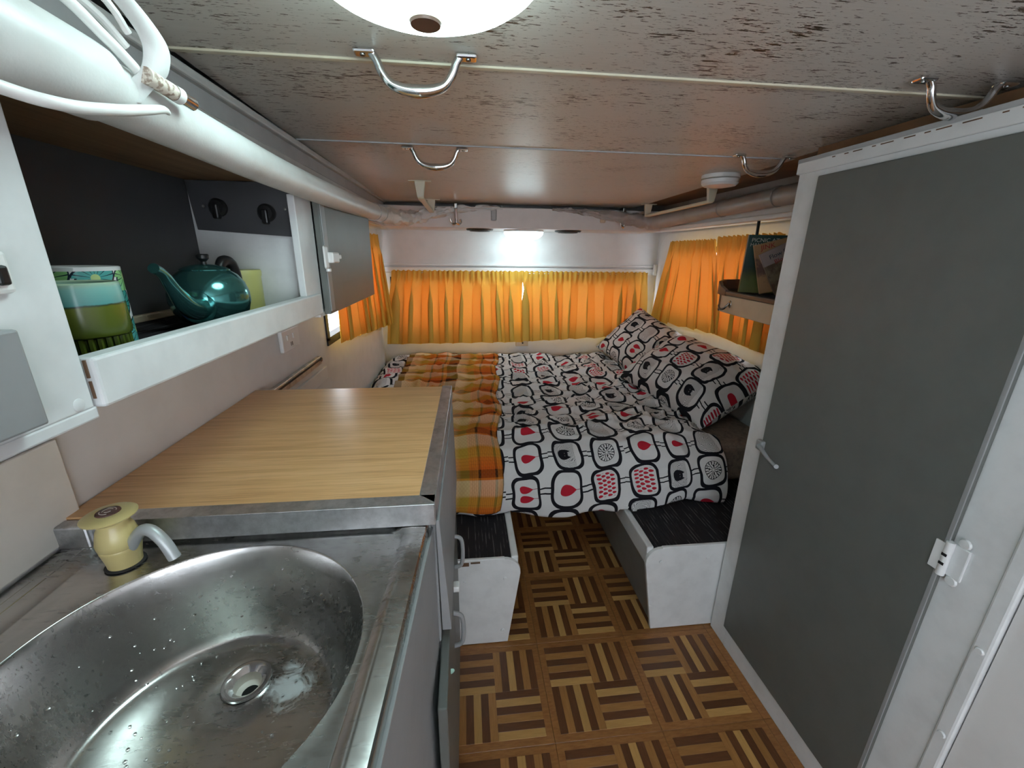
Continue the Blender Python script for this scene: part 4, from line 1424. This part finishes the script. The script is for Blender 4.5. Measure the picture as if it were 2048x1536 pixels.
# ================================================================== seat boxes under the bed
def seat_box(name, side, label):
    """side=-1 left box, +1 right box"""
    if side < 0:
        xb, xt, xw = 0.121, 0.160, XL + 0.002      # foot, widest, wall side
    else:
        xb, xt, xw = 0.630, 0.582, XR - 0.002
    sg = -side
    y0, y1 = 1.088, 2.80
    o = thing(name, ((xb + xw) / 2, (y0 + y1) / 2, 0), label, 'seat box', 'bed base seat boxes')
    # end panel profile
    pts = [(xw, 0.002), (xb, 0.002), (xt, 0.285)]
    r = 0.052
    for k in range(1, 9):
        a = PI / 2 * k / 8
        pts.append((xt - sg * r * (1 - math.cos(a)), 0.290 + r * math.sin(a)))
    pts.append((xw, 0.345))
    ep = part('end_panel', MB().prism([(x, y0, z) for x, z in pts], (0, 0.014, 0), 0.002), 'white_paint', o)
    for (x, z) in (((-0.02, 0.262), (0.110, 0.268), (0.103, 0.055)) if side < 0 else ((0.635, 0.290), (0.618, 0.105), (0.80, 0.295))):
        part('screw_cap', button((x, y0, z), 0.0065, 0.003, (0, -1, 0)), 'white_paint', ep)
    # aisle face panel, slanted, set in
    ins = 0.012 * side
    pa = [(xb + ins, 0.002), (xt + ins + 0.004 * side, 0.27), (xt + ins + 0.020 * side, 0.27), (xb + ins + 0.016 * side, 0.002)]
    part('side_panel', MB().prism([(x, y0 + 0.014, z) for x, z in pa], (0, y1 - y0 - 0.02, 0)), 'grey_frame', o)
    # lip along the aisle edge and carpet top
    xl0, xl1 = xt - sg * 0.030, xt - sg * 0.006
    part('edge_lip', MB().box(min(xl0, xl1), max(xl0, xl1), y0 + 0.014, y1, 0.27, 0.340, 0.005), 'white_paint', o)
    a, b_ = (xw, xl0) if side < 0 else (xl0, xw)
    part('carpet_top', MB().box(a, b_, y0 + 0.012, y1, 0.315, 0.3425, 0.003), 'charcoal_carpet', o)
    part('top_edging', MB().box(min(xw, xt - sg * r), max(xw, xt - sg * r), y0 - 0.001, y0 + 0.010, 0.3405, 0.3475, 0.002), 'white_paint', o)
    if side < 0:
        part('paint_chips', MB().box(-0.046, -0.005, y0 - 0.0008, y0 + 0.001, 0.325, 0.3385).box(0.0, 0.03, y0 - 0.0008, y0 + 0.001, 0.333, 0.3395), 'chipped_brown', ep)
    return o


seat_box('seat_box', -1, 'white seat box with charcoal carpet top beside the kitchen cupboard')
seat_box('seat_box', 1, 'white seat box with charcoal carpet top against the wardrobe')
single('bed_board', MB().box(0.10, 0.66, 1.46, 2.79, 0.3435, 0.358, 0.002), 'cream_board', (0.38, 2.1, 0.3435), 'table board bridging the two seat boxes under the mattress', 'board')
single('mattress', MB().box(XL + 0.012, XR - 0.02, 1.44, 2.805, 0.36, 0.535, 0.03, 4), 'mattress_brown', (0.38, 2.1, 0.36), 'brown mattress under the printed duvet', 'mattress')

# ---------------- duvet
PROF = [(1.315, 0.352), (1.318, 0.40), (1.340, 0.47), (1.375, 0.53), (1.425, 0.572), (1.50, 0.590), (1.62, 0.588), (1.9, 0.590), (2.2, 0.597), (2.5, 0.602), (2.70, 0.603), (2.80, 0.592)]
PP, _ = catmull([Vector((0, y, z)) for y, z in PROF], [0] * len(PROF), 10)
ACC = [0.0]
for a, b_ in zip(PP, PP[1:]):
    ACC.append(ACC[-1] + (b_ - a).length)
LEN = ACC[-1]


def prof_at(s):
    s = min(max(s, 0), LEN - 1e-6)
    lo, hi = 0, len(ACC) - 1
    while hi - lo > 1:
        mid = (lo + hi) // 2
        if ACC[mid] <= s: lo = mid
        else: hi = mid
    t = (s - ACC[lo]) / (ACC[hi] - ACC[lo])
    p = PP[lo].lerp(PP[hi], t)
    tg = (PP[hi] - PP[lo]).normalized()
    return p, Vector((0, -tg.z, tg.y))


DX0, DX1 = -0.525, 1.035


def duvet_pt(x, s, lift=0.0, wr=1.0):
    p, n = prof_at(s)
    edge = 1.0
    d = 0.0
    top = min(1.0, max(0.0, (s - 0.25) / 0.1))
    q = Vector((x, s, 0))
    d += 0.014 * noise.noise(q * 6.0) + 0.008 * noise.noise(q * 15.0 + Vector((5, 3, 1)))
    rdg = 1 - abs(noise.noise(Vector((x * 5.0 + s * 2.0, s * 9.0 - x * 3.0, 2.2))))
    d += 0.020 * (rdg ** 4 - 0.35) * (0.4 + 0.6 * top)
    rdg2 = 1 - abs(noise.noise(Vector((x * 11.0 - s * 3, s * 13.0 + x * 5.0, 7.7))))
    d += 0.011 * (rdg2 ** 5) * top
    # soft quilting fullness and folds of the drop
    drop = 1 - top
    d += drop * 0.012 * math.sin(x * 21 + 1.3 * math.sin(x * 6)) * (1 - s / 0.4 if s < 0.4 else 0)
    d *= wr
    # right and left edges slump down
    er = max(0.0, (x - 0.90) / 0.135)
    el = max(0.0, (-0.43 - x) / 0.095)
    sink = 0.06 * er * er * top + 0.05 * el * el * top
    pt = Vector((x, p.y, p.z)) + n * (d + lift)
    pt.z -= sink
    if s < 0.12:
        # hem waves, hangs a bit lower over the aisle
        ai = math.exp(-((x - 0.36) / 0.2) ** 2)
        pt.z += (1 - s / 0.12) * (-0.022 * ai + 0.008 * math.sin(x * 17 + 0.6))
        pt.y += (1 - s / 0.12) * (0.01 * math.sin(x * 9))
        if ai < 0.35: pt.z = max(pt.z, 0.349)
    return pt


rot_c, rot_s = math.cos(0.07), math.sin(0.07)


def duvet_fn(u, v):
    x = DX0 + (DX1 - DX0) * u
    s = LEN * v
    # right boundary slants: narrower toward the front
    if u > 0.8:
        x -= (u - 0.8) / 0.2 * 0.05 * max(0, 1 - s / 0.7)
    return duvet_pt(x, s)


dv = single('duvet', MB().grid(duvet_fn, 260, 230, lambda u, v: ((DX0 + (DX1 - DX0) * u) * rot_c + LEN * v * rot_s + 0.03, -(LEN * v) * rot_c + (DX0 + (DX1 - DX0) * u) * rot_s)), 'printed_linen', (0.25, 2.05, 0.55),
            'white duvet printed with black frames and red leaves', 'duvet')
md = dv.modifiers.new('thick', 'SOLIDIFY'); md.thickness = 0.012; md.offset = -1

# ---------------- plaid blanket laid over the duvet
def blanket_fn(u, v):
    s = 0.022 + (LEN - 0.03) * v
    far = s / LEN
    xl = -0.37 + 0.05 * (1 - far) * 0
    xr = 0.105 + 0.105 * far + 0.012 * math.sin(s * 14)
    x = xl + (xr - xl) * u
    base = duvet_pt(x, s, 0.0, 0.85)
    _, n = prof_at(s)
    top = min(1.0, max(0.0, (s - 0.33) / 0.12))
    ph = s * 2 * PI / 0.150 + 0.7 * math.sin(x * 7) + x * 1.5
    rip = (0.5 + 0.5 * math.sin(ph + 0.6 * math.sin(ph))) ** 1.6
    lift = 0.007 + top * 0.011 * rip * (0.75 + 0.35 * noise.noise(Vector((x * 5, s * 3, 0))))
    lift += (1 - top) * 0.010 * (0.5 + 0.5 * math.sin(u * 9))
    # turned edge on the right
    if u > 0.97: lift -= 0.006
    return base + n * lift


bl = single('plaid_blanket', MB().grid(blanket_fn, 90, 260, lambda u, v: (u * 0.56, (LEN - 0.03) * v)), 'plaid_wool', (-0.1, 2.0, 0.6), 'orange, brown and yellow plaid wool blanket across the bed', 'blanket')
md = bl.modifiers.new('thick', 'SOLIDIFY'); md.thickness = 0.004; md.offset = 1


# ---------------- pillows
def pillow(name, c, ux, uy, w, h, t, label, seed, uvo):
    ux = Vector(ux).normalized()
    uy = Vector(uy)
    uy = (uy - ux * uy.dot(ux)).normalized()
    uz = ux.cross(uy)
    c = Vector(c)

    def surf(sgn):
        def fn(u, v):
            a, b_ = (u * 2 - 1), (v * 2 - 1)
            th = max(0.0, (1 - abs(a) ** 3.2)) ** 0.62 * max(0.0, (1 - abs(b_) ** 3.2)) ** 0.62
            pin = 1 - 0.07 * (1 - abs(a)) * 0 - 0.06 * (abs(b_) ** 3) * (1 - a * a)
            pin2 = 1 - 0.06 * (abs(a) ** 3) * (1 - b_ * b_)
            x = a * w / 2 * pin2
            y = b_ * h / 2 * pin
            q = Vector((a * 2.1 + seed, b_ * 2.1, sgn))
            wr = 0.010 * noise.noise(q * 1.4) + 0.007 * (1 - abs(noise.noise(q * 2.4))) ** 3
            return c + ux * x + uy * y + uz * (sgn * t / 2 * th + wr * (0.35 + th))
        return fn
    b1 = MB()
    b1.grid(surf(1), 60, 48, lambda u, v: (u * w + uvo[0], v * h + uvo[1]))
    b1.grid(surf(-1), 60, 48, lambda u, v: (u * w + uvo[0], v * h + uvo[1] + 3.0))
    bmesh.ops.remove_doubles(b1.bm, verts=list(b1.bm.verts), dist=0.0005)
    bmesh.ops.recalc_face_normals(b1.bm, faces=list(b1.bm.faces))
    return single(name, b1, 'printed_linen', c - Vector((0, 0, 0.1)), label, 'pillow', 'printed pillows')


pillow('pillow', (1.115, 2.50, 0.725), (0.20, -0.95, -0.22), (0.70, 0.10, 0.70), 0.58, 0.40, 0.17, 'printed pillow leaning in the corner under the end window', 2.0, (0.1, 0.3))
pillow('pillow', (1.105, 1.88, 0.690), (0.22, -0.96, -0.10), (0.86, 0.16, 0.46), 0.64, 0.43, 0.26, 'plump printed pillow in front, nearest the wardrobe', 8.0, (0.45, 1.1))

# ================================================================== wardrobe on the right
wa = thing('wardrobe', (1.08, 0.75, 0), 'tall white wardrobe with a dark grey door, right side', 'wardrobe')
WX = 0.854
part('carcass', MB().box(WX + 0.016, XR - 0.002, 0.30, 1.078, 0.03, 1.476), 'white_paint', wa)
part('stile', MB().box(WX, WX + 0.018, 1.004, 1.083, 0.0, 1.476, 0.002), 'white_paint', wa)
part('stile', MB().box(WX, WX + 0.018, 0.455, 0.538, 0.0, 1.476, 0.002), 'white_paint', wa)
part('top_rail', MB().box(WX, WX + 0.018, 0.538, 1.004, 1.452, 1.476, 0.001), 'white_paint', wa)
part('bottom_rail', MB().box(WX, WX + 0.018, 0.538, 1.004, 0.0, 0.075, 0.001), 'white_paint', wa)
part('cornice', MB().box(WX - 0.006, WX + 0.02, 0.30, 1.088, 1.470, 1.496, 0.002), 'white_paint', wa)
part('cornice_top', MB().box(WX - 0.002, XR - 0.003, 0.30, 1.094, 1.496, 1.506, 0.001), 'fascia_grey', wa)
part('fascia_strip', MB().box(0.955, 0.965, 0.30, 1.16, 1.506, 1.552), 'brown_board', wa)
part('batten', MB().box(WX - 0.004, WX + 0.018, 0.431, 0.456, 0.0, 1.476, 0.004), 'white_paint', wa)
for z in (0.872, 0.64, 0.441):
    part('screw_cap', button((WX - 0.004, 0.443, z), 0.0065, 0.003, (-1, 0, 0)), 'white_paint', wa)
gp = MB()
rg = random.Random(4)
for k in range(16):
    ya = 0.45 + 0.035 * k + rg.uniform(-0.008, 0.008)
    gp.box(WX - 0.0066, WX - 0.0055, ya, ya + rg.uniform(0.006, 0.030), 1.4905, 1.4925)
part('paint_gap', gp, 'chipped_brown', wa)
wd_ = part('door', MB().box(WX - 0.011, WX + 0.004, 0.530, 1.008, 0.080, 1.456, 0.0025), 'grey_paint', wa)
part('door_edge', MB().box(WX - 0.0115, WX - 0.009, 0.5285, 0.536, 0.082, 1.454, 0.001), 'grey_frame', wd_)
part('latch', MB().box(WX - 0.024, WX - 0.010, 0.992, 1.016, 0.738, 0.768, 0.004)
     .tube([(WX - 0.022, 1.002, 0.752), (WX - 0.030, 0.975, 0.748), (WX - 0.032, 0.945, 0.738), (WX - 0.034, 0.918, 0.734), (WX - 0.036, 0.910, 0.735)], [0.007, 0.0055, 0.005, 0.005, 0.006], 12, smooth_path=5), 'grey_frame', wd_, label='grey lever latch')
part('latch_keeper', MB().box(WX - 0.006, WX, 1.010, 1.026, 0.744, 0.762, 0.002), 'white_paint', wa)
hg = part('hinge', MB().box(WX - 0.005, WX, 0.500, 0.530, 0.728, 0.792, 0.002)
     .lathe([(0.0065, -0.034), (0.0065, 0.034), (0, 0.034)], (WX - 0.010, 0.5265, 0.760), 14)
     .box(WX - 0.0145, WX - 0.011, 0.530, 0.546, 0.732, 0.788, 0.001)
     .lathe([(0, 0), (0.010, 0), (0.008, 0.003), (0, 0.004)], (WX - 0.003, 0.512, 0.800), 12, Matrix.Rotation(-PI / 2, 3, 'Y'))
     .lathe([(0, 0), (0.010, 0), (0.008, 0.003), (0, 0.004)], (WX - 0.003, 0.512, 0.722), 12, Matrix.Rotation(-PI / 2, 3, 'Y')), 'white_paint', wa, label='white painted hinge')
part('hinge_gap', MB().box(WX - 0.0172, WX - 0.0160, 0.522, 0.530, 0.748, 0.753).box(WX - 0.0172, WX - 0.0160, 0.522, 0.530, 0.766, 0.771), 'black_plastic', wa)
struct('wall_partition', MB().box(WX + 0.004, WX + 0.03, 0.10, 0.429, 0.0, 1.50, 0.001), 'white_wall', 'pale partition nearest the camera on the right')

# ================================================================== bookshelf in the right corner
sh = thing('corner_shelf', (1.15, 1.45, 1.10), 'small brown shelf with a cream front and a hook, right wall', 'shelf')
SF = [(1.005, 1.095), (1.065, 1.62), (1.074, 1.69), (1.092, 1.735), (1.13, 1.76), (XR - 0.014, 1.765), (XR - 0.014, 1.095)]
part('shelf_board', MB().prism([(x, y, 1.116) for x, y in SF], (0, 0, 0.018), 0.004), 'shelf_brown', sh)
inner = [(1.025, 1.10), (1.082, 1.62), (1.09, 1.68), (1.108, 1.72), (1.14, 1.74), (XR - 0.02, 1.745), (XR - 0.02, 1.10)]
part('shelf_mat', MB().prism([(x, y, 1.134) for x, y in inner], (0, 0, 0.002)), 'charcoal_carpet', sh)
part('front_board', MB().prism([(1.012, 1.095, 1.046), (1.072, 1.62, 1.046), (1.084, 1.69, 1.046), (1.096, 1.69, 1.046), (1.084, 1.62, 1.046), (1.024, 1.095, 1.046)], (0, 0, 0.070), 0.002), 'cream_board', sh)
lip = [(1.066, 1.64), (1.074, 1.69), (1.092, 1.735), (1.13, 1.76), (1.29, 1.765)]
ls = MB()
hs = [0.004, 0.018, 0.034, 0.040, 0.042]
for k in range(4):
    (xa, ya), (xb_, yb_) = lip[k], lip[k + 1]
    ls.hexa([(xa, ya, 1.115), (xb_, yb_, 1.115), (xb_ + 0.010, yb_ - 0.010, 1.115), (xa + 0.010, ya - 0.008, 1.115),
             (xa, ya, 1.134 + hs[k]), (xb_, yb_, 1.134 + hs[k + 1]), (xb_ + 0.010, yb_ - 0.010, 1.134 + hs[k + 1]), (xa + 0.010, ya - 0.008, 1.134 + hs[k])], 0.0015)
part('end_lip', ls, 'shelf_brown', sh)
part('end_board', MB().box(1.084, XR - 0.016, 1.690, 1.704, 1.046, 1.116, 0.002), 'shelf_brown', sh)
hq = Matrix.Rotation(-PI / 2, 3, 'Y') @ Matrix.Scale(1.5, 3, Vector((1, 0, 0)))
part('hook', MB().lathe([(0, 0), (0.010, 0), (0.008, 0.003), (0, 0.004)], (1.069, 1.60, 1.085), 16, hq)
     .tube([(1.066, 1.60, 1.090), (1.056, 1.604, 1.075), (1.050, 1.614, 1.064), (1.046, 1.630, 1.064), (1.046, 1.640, 1.078)], [0.004, 0.0045, 0.0048, 0.0045, 0.0035], 10, smooth_path=5), 'dark_chrome', sh)

cordo = single('hanging_cord', MB().tube([(1.16, 1.64, 1.408), (1.155, 1.63, 1.30)], 0.006, 10), 'black_plastic', (1.16, 1.64, 1.408), 'black rod rising behind the green book', 'rod')


def book(name, base, yaw, lean, w, h, t, mat, label, titles):
    """cover plane faces local -y; spine at local x=0; stands on base"""
    o = thing(name, base, label, 'book', 'books on the corner shelf')
    o.rotation_euler = (0, lean, yaw)
    def add(nm, mb, mat_, par=o):
        c = bpy.data.objects.new(nm, mb.mesh(nm, mat_))
        COL.objects.link(c)
        c.parent = par
        return c
    cv = add('cover', MB().box(0, w, -t / 2, -t / 2 + 0.0015, 0, h).box(0, w, t / 2 - 0.0015, t / 2, 0, h).box(-0.001, 0.0015, -t / 2, t / 2, 0, h, 0.0007), mat)
    add('pages', MB().box(0.002, w - 0.003, -t / 2 + 0.0016, t / 2 - 0.0016, 0.002, h - 0.003), 'paper')
    for txt, x, z, size, mt in titles:
        cu = bpy.data.curves.new('title', 'FONT')
        cu.body = txt
        cu.size = size
        cu.extrude = 0.0002
        cu.space_line = 0.85
        cu.materials.append(M(mt))
        ft = bpy.data.objects.new('title_font', cu)
        me_ = bpy.data.meshes.new_from_object(ft)
        bpy.data.objects.remove(ft)
        bpy.data.curves.remove(cu)
        tt = bpy.data.objects.new('title', me_)
        COL.objects.link(tt)
        tt.parent = o
        tt.location = (x, -t / 2 - 0.0004, z)
        tt.rotation_euler = (PI / 2, 0, 0)
    return o


book('book', (1.072, 1.565, 1.137), -0.42, 0.02, 0.140, 0.212, 0.022, 'green_cover', 'upright dark green book titled in white capitals', [('PICNIC AT', 0.010, 0.187, 0.0195, 'title_white'), ('HANGING ROCK', 0.008, 0.171, 0.0175, 'title_white')])
book('book', (1.100, 1.480, 1.137), -0.40, -0.27, 0.115, 0.178, 0.016, 'tan_cover', 'tan paperback with red capitals leaning on the green book', [('JINK', 0.020, 0.156, 0.024, 'title_red')])
book('book', (1.125, 1.430, 1.137), -0.36, -0.50, 0.105, 0.158, 0.014, 'mauve_cover', 'mauve paperback leaning furthest, in front of the others', [('Flow R', 0.024, 0.128, 0.021, 'title_dark'), ('Blow', 0.034, 0.106, 0.021, 'title_red')])
